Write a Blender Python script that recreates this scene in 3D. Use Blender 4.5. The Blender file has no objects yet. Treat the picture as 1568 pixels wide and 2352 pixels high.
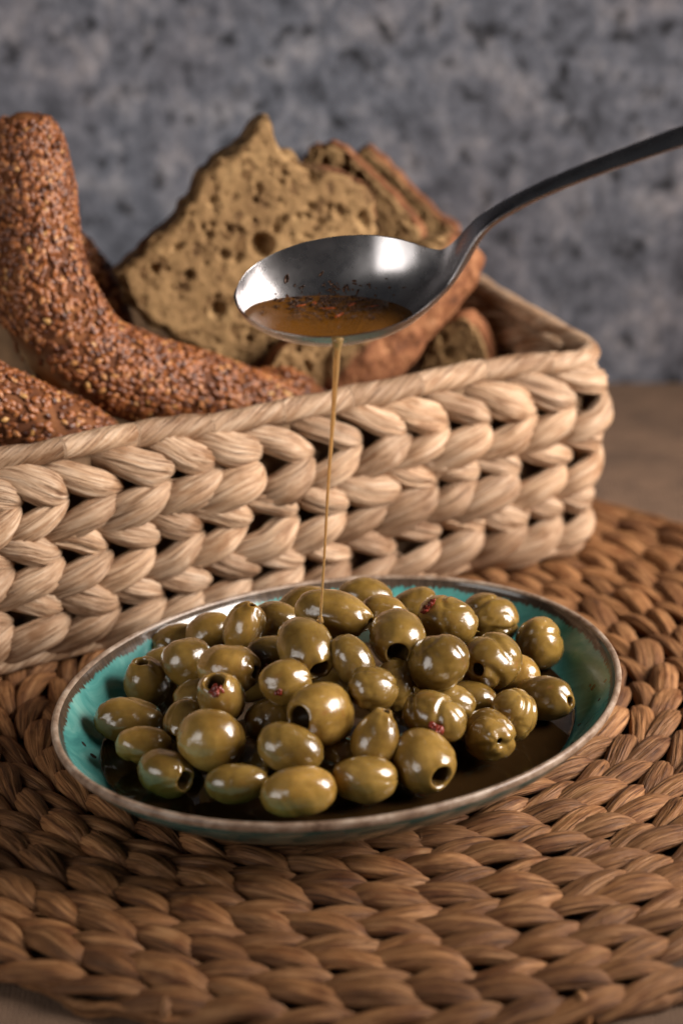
import bpy, bmesh, math, random
import numpy as np

# ---------------------------------------------------------------- camera, light, exposure
S = 0.01                                   # everything below is laid out in centimetres
sc = bpy.context.scene
COL = sc.collection
PITCH = math.radians(23.0)
FPX = 6000.0                               # focal length in units of a 1568 x 2352 frame
CAM = np.array([0.197, -81.051, 44.573])
cam_d = bpy.data.cameras.new('camera')
cam = bpy.data.objects.new('camera', cam_d)
COL.objects.link(cam)
cam.location = CAM * S
cam.rotation_euler = (math.radians(90) - PITCH, 0, 0)
cam_d.sensor_fit = 'VERTICAL'
cam_d.sensor_height = 36.0
cam_d.sensor_width = 24.0
cam_d.lens = 36.0 * FPX / 2352.0
cam_d.clip_start = 0.02
cam_d.clip_end = 20.0
cam_d.dof.use_dof = True
cam_d.dof.focus_distance = 0.915
cam_d.dof.aperture_fstop = 6.3
sc.camera = cam

world = bpy.data.worlds.new('World')
sc.world = world
world.use_nodes = True
world.node_tree.nodes['Background'].inputs['Color'].default_value = (0.9, 0.93, 1.0, 1)
world.node_tree.nodes['Background'].inputs['Strength'].default_value = 0.03


def softbox(name, loc, target, sx, sy, watts, col, spread):
    d = bpy.data.lights.new(name, 'AREA')
    d.shape = 'RECTANGLE'
    d.size, d.size_y = sx * S, sy * S
    d.energy = watts
    d.spread = math.radians(spread)
    d.color = col
    o = bpy.data.objects.new(name, d)
    COL.objects.link(o)
    o.location = np.array(loc) * S
    v = np.array(target, float) - np.array(loc, float)
    from mathutils import Vector
    o.rotation_euler = Vector(v).to_track_quat('-Z', 'Y').to_euler()
    return o


softbox('softbox_right', (64, -1, 38), (2, 14, 6), 50, 48, 3.5, (1.0, 0.92, 0.85), 70)
softbox('softbox_left', (-62, -50, 26), (-2, 16, 12), 56, 48, 1.0, (1.0, 0.95, 0.90), 95)

sc.view_settings.view_transform = 'Standard'
sc.view_settings.look = 'None'
sc.view_settings.exposure = 0.0
sc.view_settings.gamma = 1.0
sc.view_settings.use_curve_mapping = False
sc.cycles.use_denoising = True
sc.cycles.max_bounces = 10
sc.cycles.transparent_max_bounces = 16
sc.cycles.caustics_reflective = False
sc.cycles.caustics_refractive = False
sc.cycles.sample_clamp_indirect = 4.0

# ---------------------------------------------------------------- helpers
CP, SP = math.cos(PITCH), math.sin(PITCH)
RIGHT = np.array([1.0, 0, 0])
UPV = np.array([0, SP, CP])
FWD = np.array([0, CP, -SP])


def ray(x, y):
    return FWD + RIGHT * (x - 784) / FPX - UPV * (y - 1176) / FPX


def at_z(x, y, z):
    r = ray(x, y)
    return CAM + r * ((z - CAM[2]) / r[2])


def at_y(x, y, Y):
    r = ray(x, y)
    return CAM + r * ((Y - CAM[1]) / r[1])


def proj(w):
    d = np.asarray(w) - CAM
    dep = d @ FWD
    return np.stack([784 + FPX * (d @ RIGHT) / dep, 1176 - FPX * (d @ UPV) / dep, dep], -1)


def waves(seed, n=14, freq=1.0, spread=0.5, dim=3):
    r = np.random.RandomState(seed)
    k = r.normal(size=(n, dim))
    k /= np.linalg.norm(k, axis=1)[:, None]
    k *= (freq * (1 + spread * (r.rand(n, 1) * 2 - 1)))
    ph = r.rand(n) * 6.283

    def f(p):
        return np.sin(np.asarray(p) @ k.T * 6.283 + ph).sum(-1) / math.sqrt(n / 2.0)
    return f


def pchip(xs, ys, x):
    xs, ys, x = map(lambda a: np.asarray(a, float), (xs, ys, x))
    h = np.diff(xs)
    d = np.diff(ys) / h
    m = np.zeros(len(xs))
    for i in range(1, len(xs) - 1):
        if d[i - 1] * d[i] > 0:
            w1, w2 = 2 * h[i] + h[i - 1], h[i] + 2 * h[i - 1]
            m[i] = (w1 + w2) / (w1 / d[i - 1] + w2 / d[i])
    m[0], m[-1] = d[0], d[-1]
    i = np.clip(np.searchsorted(xs, x) - 1, 0, len(h) - 1)
    t = (x - xs[i]) / h[i]
    return ((1 + 2 * t) * (1 - t) ** 2 * ys[i] + t * (1 - t) ** 2 * h[i] * m[i]
            + t * t * (3 - 2 * t) * ys[i + 1] + t * t * (t - 1) * h[i] * m[i + 1])


def catmull(P, n):
    P = np.asarray(P, float)
    Q = np.vstack([2 * P[0] - P[1], P, 2 * P[-1] - P[-2]])
    out = []
    seg = len(P) - 1
    for u in np.linspace(0, seg - 1e-6, n):
        i = int(u)
        t = u - i
        a, b, c, d = Q[i], Q[i + 1], Q[i + 2], Q[i + 3]
        out.append(0.5 * (2 * b + (c - a) * t + (2 * a - 5 * b + 4 * c - d) * t * t + (3 * b - a - 3 * c + d) * t ** 3))
    return np.array(out)


def grid_faces(nu, nv, wrap=True, off=0):
    i = np.arange(nu - 1)[:, None]
    j = np.arange(nv if wrap else nv - 1)[None, :]
    j2 = (j + 1) % nv
    f = np.stack([i * nv + j, i * nv + j2, (i + 1) * nv + j2, (i + 1) * nv + j], -1)
    return f.reshape(-1, 4) + off


def make_mesh(name, V, F, mat, attrs=None, smooth=True, tris=None):
    """V (cm, already local), F quads (n,4) and/or tris (m,3)."""
    me = bpy.data.meshes.new(name)
    V = np.asarray(V, np.float32) * S
    F = np.asarray(F, np.int32).reshape(-1, 4)
    T = np.asarray(tris if tris is not None else [], np.int32).reshape(-1, 3)
    me.vertices.add(len(V))
    me.vertices.foreach_set('co', V.ravel())
    loops = np.concatenate([F.ravel(), T.ravel()])
    me.loops.add(len(loops))
    me.loops.foreach_set('vertex_index', loops)
    starts = np.concatenate([np.arange(len(F)) * 4, len(F) * 4 + np.arange(len(T)) * 3])
    me.polygons.add(len(starts))
    me.polygons.foreach_set('loop_start', starts.astype(np.int32))
    me.update(calc_edges=True)
    me.validate()
    if smooth:
        me.polygons.foreach_set('use_smooth', np.ones(len(me.polygons), bool))
    for k, v in (attrs or {}).items():
        v = np.asarray(v, np.float32)
        if v.ndim == 1:
            a = me.attributes.new(k, 'FLOAT', 'POINT')
            a.data.foreach_set('value', v)
        else:
            a = me.attributes.new(k, 'FLOAT_VECTOR', 'POINT')
            a.data.foreach_set('vector', v.ravel())
    if mat:
        me.materials.append(mat)
    return me


def link(name, me, parent=None, loc=None):
    o = bpy.data.objects.new(name, me)
    COL.objects.link(o)
    if loc is not None:
        o.location = np.asarray(loc) * S
    if parent is not None:
        o.parent = parent
    return o


def tag(o, label=None, cat=None, group=None, kind=None):
    if label:
        o['label'] = label
    if cat:
        o['category'] = cat
    if group:
        o['group'] = group
    if kind:
        o['kind'] = kind
    return o


def thing(name, loc, label, cat, group=None):
    o = link(name, None, None, loc)
    o.empty_display_size = 0.01
    return tag(o, label, cat, group)


def tube(path, rad, nv=16, cap=True):
    """path (n,3), rad (n,) or (n,nv). returns V,F,u(arclen),v(angle)"""
    path = np.asarray(path, float)
    n = len(path)
    T = np.gradient(path, axis=0)
    T /= np.linalg.norm(T, axis=1)[:, None]
    a = np.array([0, 0, 1.0]) if abs(T[0][2]) < 0.9 else np.array([0, 1.0, 0])
    N = np.cross(T[0], a)
    N /= np.linalg.norm(N)
    Ns = []
    for i in range(n):
        N = N - T[i] * (N @ T[i])
        N /= np.linalg.norm(N)
        Ns.append(N)
    Ns = np.array(Ns)
    Bs = np.cross(T, Ns)
    ang = np.arange(nv) / nv * 2 * math.pi
    rad = np.asarray(rad, float)
    if rad.ndim == 1:
        rad = np.repeat(rad[:, None], nv, 1)
    off = np.cos(ang)[None, :, None] * Ns[:, None] + np.sin(ang)[None, :, None] * Bs[:, None]
    V = path[:, None] + off * rad[..., None]
    V = V.reshape(-1, 3)
    F = grid_faces(n, nv)
    tr = []
    if cap:
        V = np.vstack([V, path[0], path[-1]])
        a0, a1 = n * nv, n * nv + 1
        for j in range(nv):
            tr.append((a0, (j + 1) % nv, j))
            tr.append((a1, (n - 1) * nv + j, (n - 1) * nv + (j + 1) % nv))
    arc = np.concatenate([[0], np.cumsum(np.linalg.norm(np.diff(path, axis=0), axis=1))])
    return V, F, np.array(tr).reshape(-1, 3), arc, ang, off


# ---- node helpers
def new_mat(name):
    m = bpy.data.materials.new(name)
    m.use_nodes = True
    nt = m.node_tree
    return m, nt, nt.nodes['Principled BSDF']


def nd(nt, typ, **kw):
    n = nt.nodes.new(typ)
    for k, v in kw.items():
        if k in ('inputs',):
            for a, b in v.items():
                n.inputs[a].default_value = b
        else:
            setattr(n, k, v)
    return n


def ramp(nt, fac, stops, interp='LINEAR'):
    r = nt.nodes.new('ShaderNodeValToRGB')
    r.color_ramp.interpolation = interp
    el = r.color_ramp.elements
    while len(el) < len(stops):
        el.new(0.5)
    for e, (p, c) in zip(el, stops):
        e.position = p
        e.color = (c, c, c, 1) if isinstance(c, (int, float)) else (*c, 1)
    nt.links.new(fac, r.inputs[0])
    return r.outputs[0]


def mix(nt, fac, a, b, typ='MIX'):
    m = nt.nodes.new('ShaderNodeMix')
    m.data_type = 'RGBA'
    m.blend_type = typ
    for sock, v in ((0, fac), (6, a), (7, b)):
        if hasattr(v, 'is_output'):
            nt.links.new(v, m.inputs[sock])
        elif sock == 0:
            m.inputs[0].default_value = v
        else:
            m.inputs[sock].default_value = (*v, 1) if len(v) == 3 else v
    return m.outputs[2]


def math_n(nt, op, a, b=None, clamp=False):
    m = nt.nodes.new('ShaderNodeMath')
    m.operation = op
    m.use_clamp = clamp
    for i, v in enumerate((a, b)):
        if v is None:
            continue
        if hasattr(v, 'is_output'):
            nt.links.new(v, m.inputs[i])
        else:
            m.inputs[i].default_value = v
    return m.outputs[0]


def noise(nt, vec, scale, detail=3.0, rough=0.55, dist=0.0):
    n = nd(nt, 'ShaderNodeTexNoise', inputs={'Scale': scale, 'Detail': detail, 'Roughness': rough, 'Distortion': dist})
    nt.links.new(vec, n.inputs['Vector'])
    return n.outputs['Fac']


def mapping(nt, vec, scale=(1, 1, 1), loc=(0, 0, 0)):
    n = nd(nt, 'ShaderNodeMapping')
    n.inputs['Scale'].default_value = scale
    n.inputs['Location'].default_value = loc
    nt.links.new(vec, n.inputs['Vector'])
    return n.outputs[0]


def attr(nt, name, out='Vector'):
    n = nd(nt, 'ShaderNodeAttribute', attribute_name=name)
    return n.outputs[out]


def coords(nt, which='Object'):
    return nd(nt, 'ShaderNodeTexCoord').outputs[which]


def bump(nt, bsdf, height, strength, dist_cm, prev=None):
    b = nd(nt, 'ShaderNodeBump', inputs={'Strength': strength, 'Distance': dist_cm * S})
    nt.links.new(height, b.inputs['Height'])
    if prev is not None:
        nt.links.new(prev, b.inputs['Normal'])
    if bsdf is not None:
        nt.links.new(b.outputs[0], bsdf.inputs['Normal'])
    return b.outputs[0]


# ---------------------------------------------------------------- materials
def straw_material(name, dark, mid, light, spot=0.35, grain=0.8):
    m, nt, b = new_mat(name)
    fib = attr(nt, 'fib')
    seed = nd(nt, 'ShaderNodeSeparateXYZ')
    nt.links.new(fib, seed.inputs[0])
    f1 = noise(nt, mapping(nt, fib, (0.45, 3.4, 3.1)), 1.6, 4, 0.62)
    f2 = noise(nt, mapping(nt, fib, (0.5, 9.0, 5.3)), 1.2, 3, 0.6)
    blot = noise(nt, mapping(nt, fib, (0.8, 0.9, 7.7)), 1.3, 3, 0.55)
    col = ramp(nt, f1, [(0.25, dark), (0.5, mid), (0.72, light)])
    wn = nd(nt, 'ShaderNodeTexWhiteNoise', noise_dimensions='1D')
    nt.links.new(seed.outputs[2], wn.inputs['W'])
    tone = ramp(nt, wn.outputs['Value'], [(0.0, (0.62, 0.56, 0.5)), (0.5, (1, 1, 1)), (1.0, (1.2, 1.17, 1.13))])
    col = mix(nt, 1.0, col, tone, 'MULTIPLY')
    st = ramp(nt, blot, [(0.28, (0.55, 0.42, 0.3)), (0.5, (1, 1, 1))])
    col = mix(nt, spot * 2, col, st, 'MULTIPLY')
    crease = ramp(nt, f2, [(0.32, (0.34, 0.26, 0.2)), (0.47, (1, 1, 1))])
    col = mix(nt, grain, col, crease, 'MULTIPLY')
    nt.links.new(col, b.inputs['Base Color'])
    b.inputs['Roughness'].default_value = 0.62
    b.inputs['Specular IOR Level'].default_value = 0.35
    h = math_n(nt, 'ADD', math_n(nt, 'MULTIPLY', f1, 1.0), math_n(nt, 'MULTIPLY', f2, 0.55))
    bump(nt, b, h, 1.0, 0.13)
    return m


M_BASKET = straw_material('pale_hyacinth', (0.23, 0.115, 0.052), (0.435, 0.285, 0.178), (0.58, 0.43, 0.31), 0.45, 0.95)
M_MAT = straw_material('brown_hyacinth', (0.085, 0.034, 0.012), (0.225, 0.100, 0.036), (0.38, 0.200, 0.088), 0.5, 1.0)


def plain(name, col, rough=0.7, nscale=60, namt=0.35, bstr=0.3, bdist=0.05):
    m, nt, b = new_mat(name)
    c = coords(nt)
    n = noise(nt, c, nscale, 5, 0.6)
    lo = tuple(x * (1 - namt) for x in col)
    hi = tuple(min(1, x * (1 + namt)) for x in col)
    nt.links.new(ramp(nt, n, [(0.3, lo), (0.7, hi)]), b.inputs['Base Color'])
    b.inputs['Roughness'].default_value = rough
    bump(nt, b, n, bstr, bdist)
    return m


M_LINING = plain('basket_lining', (0.20, 0.115, 0.058), 0.85, 150)
M_GAP_SHADE = plain('mat_gap_shade', (0.06, 0.03, 0.015), 0.9, 150)  # near-black brown that paints shade into the gaps of the mat


def wall_material():
    m, nt, b = new_mat('mottled_plaster')
    c = mapping(nt, coords(nt), (100, 100, 82))          # centimetres, marks slightly taller than wide
    big = noise(nt, c, 0.12, 3, 0.5)
    mid = noise(nt, c, 0.62, 5, 0.68, 0.3)
    fine = noise(nt, mapping(nt, c, (1, 1, 1), (31, 7, 3)), 1.9, 3, 0.6)
    spots = noise(nt, mapping(nt, c, (1, 1, 1), (91, 17, 43)), 0.8, 3, 0.55, 0.2)
    base = ramp(nt, mid, [(0.3, (0.055, 0.060, 0.076)), (0.5, (0.15, 0.162, 0.197)), (0.70, (0.31, 0.307, 0.33))])
    base = mix(nt, ramp(nt, big, [(0.42, 0.0), (0.62, 0.6)]), base, mix(nt, 1.0, base, (1.10, 0.99, 0.94), 'MULTIPLY'))
    fv = ramp(nt, fine, [(0.3, (0.5, 0.5, 0.52)), (0.68, (1.35, 1.32, 1.3))])
    base = mix(nt, 0.8, base, fv, 'MULTIPLY')
    sp = ramp(nt, spots, [(0.33, (0.16, 0.16, 0.17)), (0.45, (1, 1, 1))])
    base = mix(nt, 1.0, base, sp, 'MULTIPLY')
    nt.links.new(base, b.inputs['Base Color'])
    b.inputs['Roughness'].default_value = 0.85
    bump(nt, b, mid, 0.4, 0.15)
    return m


def burlap_material():
    m, nt, b = new_mat('brown_burlap')
    c = mapping(nt, coords(nt), (100, 100, 100))
    w1 = nd(nt, 'ShaderNodeTexWave', bands_direction='X', inputs={'Scale': 1.9, 'Distortion': 2.5, 'Detail': 2.0, 'Detail Scale': 1.5})
    w2 = nd(nt, 'ShaderNodeTexWave', bands_direction='Y', inputs={'Scale': 1.9, 'Distortion': 2.5, 'Detail': 2.0, 'Detail Scale': 1.5})
    nt.links.new(c, w1.inputs[0])
    nt.links.new(c, w2.inputs[0])
    h = math_n(nt, 'MAXIMUM', w1.outputs['Fac'], w2.outputs['Fac'])
    big = noise(nt, c, 0.35, 4, 0.6)
    col = ramp(nt, h, [(0.1, (0.085, 0.050, 0.030)), (0.9, (0.21, 0.13, 0.082))])
    col = mix(nt, 0.7, col, ramp(nt, big, [(0.3, (0.45, 0.42, 0.4)), (0.7, (1.3, 1.22, 1.15))]), 'MULTIPLY')
    nt.links.new(col, b.inputs['Base Color'])
    b.inputs['Roughness'].default_value = 0.9
    bump(nt, b, h, 0.8, 0.08)
    return m


# ---------------------------------------------------------------- setting: table top and wall
def sheet(name, x0, x1, y0, y1, z, mat):
    xs, ys = np.linspace(x0, x1, 30), np.linspace(y0, y1, 30)
    X, Y = np.meshgrid(xs, ys, indexing='ij')
    V = np.stack([X, Y, np.full_like(X, z)], -1).reshape(-1, 3)
    return link(name, make_mesh(name, V, grid_faces(30, 30, False)[:, ::-1], mat))


TZ = -1.0
WALL_Y = 43.0
table = tag(sheet('table', -90, 90, -40, WALL_Y, TZ, burlap_material()), kind='structure')
xs, zs = np.linspace(-110, 110, 30), np.linspace(TZ - 6, 100, 30)
X, Z = np.meshgrid(xs, zs, indexing='ij')
wall = tag(link('wall', make_mesh('wall', np.stack([X, np.full_like(X, WALL_Y), Z], -1).reshape(-1, 3), grid_faces(30, 30, False)[:, ::-1], wall_material())), kind='structure')

# ---------------------------------------------------------------- woven strands
rng = np.random.RandomState(7)
NU, NVS = 20, 24


def strand_local(side, pitch, width, seed, fat=1.0, flat=0.0):
    """one puffed strand of a plait in braid space: s along, t across, n out."""
    r = np.random.RandomState(seed)
    u = np.linspace(0, 1, NU)
    j = lambda a: (r.rand() * 2 - 1) * a
    if side > 0:
        cs = np.array([[-1.12 + j(.08), .52 + j(.04), -0.34],
                       [-0.72 + j(.05), .45 + j(.03), -0.04],
                       [-0.26 + j(.05), .315 + j(.03), 0.20],
                       [0.16 + j(.05), .165 + j(.02), 0.17],
                       [0.50 + j(.06), .02 + j(.03), -0.10]])
    else:
        cs = np.array([[-1.22 + j(.08), -.60 + j(.04), -0.36],
                       [-0.78 + j(.05), -.50 + j(.03), -0.04],
                       [-0.30 + j(.05), -.335 + j(.03), 0.24],
                       [0.16 + j(.05), -.17 + j(.02), 0.22],
                       [0.52 + j(.06), -.03 + j(.03), -0.06]])
    if not flat:
        cs[:, 1] *= np.array([1.12, 1.10, 1.02, .96, 1.0])
        cs[:, 0] *= 1.06
    cs[:, 1] = cs[:, 1] * (1 - .25 * flat) + side * .06 * flat
    cs[:, 0] *= 1 + .12 * flat
    cs[:, 0] *= pitch
    cs[:, 1] *= width
    sp = catmull(cs, NU)
    sp[:, 2] *= width * (0.50 + .02 * flat)
    wmax = width * (0.246 + .004 * flat) * fat * (1 + j(.19))
    prof = pchip([0, .1, .3, .58, .8, .93, 1.0], [.46, .70, .94, 1.0, .76, .42, .0], u)
    half = wmax * prof
    thick = half * (0.60 - .08 * flat + j(.1)) + 0.04
    thick[-1] = 0.0
    T = np.gradient(sp[:, :2], axis=0)
    T /= np.linalg.norm(T, axis=1)[:, None]
    N = np.stack([-T[:, 1], T[:, 0]], 1)
    # more samples on the visible upper half
    va = np.concatenate([np.linspace(-0.12, 1.12, NVS - 4) * math.pi, (np.linspace(1.12, 1.88, 6)[1:-1]) * math.pi])
    c, s_ = np.cos(va), np.sin(va)
    nr = r.randint(3, 7)
    ridge = np.zeros((NU, NVS))
    for k in range(nr):
        ctr = (k + .5 + j(.3)) / nr * math.pi
        tw = j(.5)
        amp = 0.08 + r.rand() * 0.20
        d = (va[None, :] - ctr - tw * (u[:, None] - .5)) / (0.10 + .05 * r.rand())
        ridge -= amp * np.exp(-d * d) * np.clip(np.sin(u * math.pi) * 1.6, 0, 1)[:, None]
    lump = waves(seed + 5, 6, 0.55)(np.stack(np.broadcast_arrays(u[:, None] * 2.2, np.sin(va)[None, :] * .8, np.cos(va)[None, :] * .8), -1)) * 0.075
    R = 1 + ridge + lump
    ws = half[:, None] * np.sign(c)[None] * np.abs(c)[None] ** 0.9 * R
    wn = thick[:, None] * np.sign(s_)[None] * np.abs(s_)[None] ** 0.85 * R
    P = np.empty((NU, NVS, 3))
    P[..., 0] = sp[:, None, 0] + N[:, None, 0] * ws
    P[..., 1] = sp[:, None, 1] + N[:, None, 1] * ws
    P[..., 2] = sp[:, None, 2] + wn
    # the frayed blunt head
    P[-1] = P[-1] * 0.5 + P[-2] * 0.5
    L = pitch * 1.7
    twist = j(.35)
    fib = np.stack(np.broadcast_arrays(u[:, None] * L, (va[None, :] - math.pi / 2) * wmax + twist * u[:, None] * L * .3, np.float64(seed % 997)), -1)
    return P.reshape(-1, 3), fib.reshape(-1, 3)


SF = grid_faces(NU, NVS)


def add_parts(parent, origin, pieces, name, mat, limit, score):
    """pieces: list of (V, fib). The best scored become parts, the rest one stuff part."""
    order = sorted(range(len(pieces)), key=lambda i: -score[i])
    for i in order[:limit]:
        V, fib = pieces[i]
        ctr = V.mean(0)
        link(name, make_mesh(name, V - ctr, SF, mat, {'fib': fib}), parent, ctr - origin)
    rest = order[limit:]
    if rest:
        V = np.concatenate([pieces[i][0] for i in rest]) - origin
        fb = np.concatenate([pieces[i][1] for i in rest])
        F = np.concatenate([SF + k * NU * NVS for k in range(len(rest))])
        tag(link('strands_out_of_focus', make_mesh(name, V, F, mat, {'fib': fb}), parent), kind='stuff')


# ---------------------------------------------------------------- placemat
MC = np.array([1.0, 7.0, 0.0])
MAT_R = 22.0
mat_root = thing('placemat', (MC[0], MC[1], TZ), 'round brown placemat of braided water hyacinth under the dish', 'placemat')
org = np.array([MC[0], MC[1], TZ])
MW, MP = 1.9, 2.1
pieces, score = [], []
th = 2 * math.pi * 0.6
k = 0
while True:
    rr = MW * th / (2 * math.pi)
    if rr > MAT_R - MW * 0.45:
        break
    dth = MP * (1 + (rng.rand() - .5) * .12) / rr
    a = th
    for side in (1, -1):
        fat = (1.0 + (rng.rand() - .5) * .2) * (1.12 if side < 0 else 1.0)
        P, fib = strand_local(side, MP, MW, 1000 + k, fat, flat=1.0)
        k += 1
        s = P[:, 0] + (0.22 * MP if side > 0 else 0) + (rng.rand() - .5) * .25
        ang = a + s / rr
        # counter-clockwise seen from above; t>0 is outward
        rad = MW * ang / (2 * math.pi) + P[:, 1] + (rng.rand() - .5) * .12
        z = -0.42 + P[:, 2] * 1.05 + (0.05 if side < 0 else 0) + (rng.rand() - .5) * .12
        V = np.stack([MC[0] + rad * np.cos(ang - 1.9), MC[1] + rad * np.sin(ang - 1.9), z], -1)
        pieces.append((V, fib))
        c = V.mean(0)
        q = proj(c)
        sc_ = 1.0 / q[2]
        if not (-40 < q[0] < 1610 and 1100 < q[1] < 2400):
            sc_ *= .1
        if ((q[0] - 771) / 640) ** 2 + ((q[1] - 1625) / 270) ** 2 < 1:
            sc_ *= .2
        if q[1] < 1500 - .195 * q[0] and q[0] < 1370:
            sc_ *= .2
        score.append(sc_)
    th += dth
add_parts(mat_root, org, pieces, 'strand', M_MAT, 300, score)
# added dark disc below the strands, its colour stands in for shade in the gaps
ang = np.linspace(0, 2 * math.pi, 97)[:-1]
rings = [0.0, 0.5, 0.97, 0.985, 0.97]
V = np.concatenate([np.stack([MAT_R * r_ * np.cos(ang), MAT_R * r_ * np.sin(ang), np.full(96, z_)], -1)
                    for r_, z_ in zip([.02, .5, .955, .97, .95], [.42, .42, .40, .2, .02])])
link('gap_shade_disc', make_mesh('gap_shade_disc', V, grid_faces(5, 96), M_GAP_SHADE), mat_root)
# thin edge cord with wrapped bits
a = np.linspace(0, 2 * math.pi, 700)
wob = waves(31, 10, 1.2, dim=1)
er = MAT_R - 0.12 + 0.10 * wob(a[:, None] * 3)
path = np.stack([MC[0] + er * np.cos(a), MC[1] + er * np.sin(a), -0.66 + 0.05 * wob(a[:, None] * 5 + 3)], -1)
rad = 0.20 + 0.05 * np.abs(np.sin(a * 70 + wob(a[:, None] * 4) * 2)) + 0.03 * wob(a[:, None] * 9)
V, F, T, arc, va, off = tube(path, rad, 10, False)
fib = np.stack(np.broadcast_arrays(arc[:, None], va[None, :] * .3 + arc[:, None] * .5, np.float64(3)), -1).reshape(-1, 3)
link('edge_cord', make_mesh('edge_cord', V - org, F, M_MAT, {'fib': fib}), mat_root)
for i in range(6):
    aa = math.pi * (1.06 + 0.88 * (i + rng.rand() * 1.2) / 6)
    e = np.array([math.cos(aa), math.sin(aa), 0])
    tt = np.array([-e[1], e[0], 0]) * (rng.rand() - .5) * .5
    base = MC + e * (MAT_R - .5)
    pts = [base + np.array([0, 0, -.12]) - e * .15, base + e * .30 + tt * .3 + np.array([0, 0, -.22]),
           base + e * .48 + tt * .7 + np.array([0, 0, -.62]), base + e * (.34 + .1 * rng.rand()) + tt + np.array([0, 0, -.93])]
    w = .14 + .16 * rng.rand()
    V, F, T, arc, va, off = tube(catmull(pts, 9), w * np.array([.5, .9, 1, 1, 1, .95, .9, .7, .4]), 8)
    nvv = len(V)
    fib = np.zeros((nvv, 3))
    fib[:72] = np.stack(np.broadcast_arrays(arc[:, None], va[None, :] * .2, np.float64(40 + i)), -1).reshape(-1, 3)
    ctr = V.mean(0)
    link('edge_wrap', make_mesh('edge_wrap', V - ctr, F, M_MAT, {'fib': fib}, tris=T), mat_root, ctr - org)

# ---------------------------------------------------------------- basket
TH = math.radians(26.5)
EX = np.array([math.cos(TH), math.sin(TH)])
EY = np.array([-math.sin(TH), math.cos(TH)])
BC = np.array([10.9, 19.35])             # outer front right corner at mid height
BL, BD, BR = 37.0, 17.5, 1.5
A0 = BC - EX * BL                        # front left corner


def rounded_path():
    pts = []
    L, D, R = BL, BD, BR

    def arc(cx, cy, a0):
        for t in np.linspace(0, math.pi / 2, 9):
            pts.append((cx + R * math.cos(a0 + t), cy + R * math.sin(a0 + t)))
    for x in np.linspace(R, L - R, 120):
        pts.append((x, 0.0))
    arc(L - R, R, -math.pi / 2)
    for y in np.linspace(R, D - R, 60):
        pts.append((L, y))
    arc(L - R, D - R, 0)
    for x in np.linspace(L - R, R, 120):
        pts.append((x, D))
    arc(R, D - R, math.pi / 2)
    for y in np.linspace(D - R, R, 60):
        pts.append((0, y))
    arc(R, R, math.pi)
    p = np.array(pts)
    keep = np.concatenate([[True], np.linalg.norm(np.diff(p, axis=0), axis=1) > 1e-4])
    p = p[keep]
    p = np.vstack([p, p[0]])
    s = np.concatenate([[0], np.cumsum(np.linalg.norm(np.diff(p, axis=0), axis=1))])
    return p, s


RP, RS = rounded_path()


def basket_map(s, z, n):
    """arc position s, height z, offset n outwards -> world"""
    s = np.asarray(s, float) % RS[-1]
    x = np.interp(s, RS, RP[:, 0])
    y = np.interp(s, RS, RP[:, 1])
    e = 0.12
    dx = np.interp((s + e) % RS[-1], RS, RP[:, 0]) - np.interp((s - e) % RS[-1], RS, RP[:, 0])
    dy = np.interp((s + e) % RS[-1], RS, RP[:, 1]) - np.interp((s - e) % RS[-1], RS, RP[:, 1])
    l = np.hypot(dx, dy) + 1e-9
    nx, ny = dy / l, -dx / l
    o = n + 0.62 * (np.clip(z, 0, 9.5) / 9.3) - 0.62 + 0.35 * np.sin(np.clip(z / 9.3, 0, 1) * math.pi)
    X, Y = x + nx * o, y + ny * o
    W = A0[None, :] + X.reshape(-1, 1) * EX + Y.reshape(-1, 1) * EY
    return np.concatenate([W, np.asarray(z, float).reshape(-1, 1)], 1)


bo = np.array([*(BC - EX * 12 + EY * 8), 0.1])
basket = thing('basket', bo, 'pale woven water hyacinth bread basket behind the turquoise dish', 'basket')
BW, BP = 2.5, 2.02
s_corner = BL - BR
pieces, score = [], []
for row, zc in enumerate((2.10, 4.58, 7.05)):
    s = 0.5 + rng.rand() * 1.5
    s_end = s_corner + math.pi / 2 * BR + BD - 1.0
    while s < s_end:
        for side in (1, -1):
            fat = (1.0 + (rng.rand() - .5) * .22) * (1.16 if side < 0 else 1.0)
            P, fib = strand_local(side, BP, BW, 5000 + len(pieces) + row * 400, fat, flat=0.0)
            ss = s + P[:, 0] + (0.06 * BP if side > 0 else 0) + (rng.rand() - .5) * .3
            zz = zc + P[:, 1] * 0.98 + (rng.rand() - .5) * .16 + 0.12 * math.sin(s * .7 + row)
            V = basket_map(ss, zz, P[:, 2] * 1.15 + (0.06 if side < 0 else -.02) + (rng.rand() - .5) * .14)
            pieces.append((V, fib))
            score.append(1.0)
        s += BP * (1 + (rng.rand() - .5) * .16)
    # inner face of the right hand end
    s = s_corner + math.pi / 2 * BR - .5
    while s < s_end:
        for side in (1, -1):
            P, fib = strand_local(side, BP, BW, 9000 + len(pieces), 1.0)
            V = basket_map(s + P[:, 0], zc + P[:, 1], -0.95 - P[:, 2] * .8)
            pieces.append((V, fib))
            score.append(.5)
        s += BP
add_parts(basket, bo, pieces, 'strand', M_BASKET, 300, score)
# lining walls and floor
ns = 240
ss = np.linspace(0, RS[-1], ns + 1)[:-1]
loops = [(0.35, -0.16), (8.7, -0.16), (8.75, -0.75), (0.5, -0.75)]
V = np.concatenate([basket_map(ss, np.full(ns, z_), np.full(ns, n_)) for z_, n_ in loops])
link('lining', make_mesh('lining', V - bo, grid_faces(4, ns), M_LINING), basket)
ctr2 = A0 + EX * BL / 2 + EY * BD / 2
V = np.concatenate([basket_map(ss, np.full(ns, .55), np.full(ns, -.5)), [[*ctr2, .55]]])
link('floor', make_mesh('floor', V - bo, [], M_LINING, tris=[(i, (i + 1) % ns, ns) for i in range(ns)]), basket)


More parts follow.
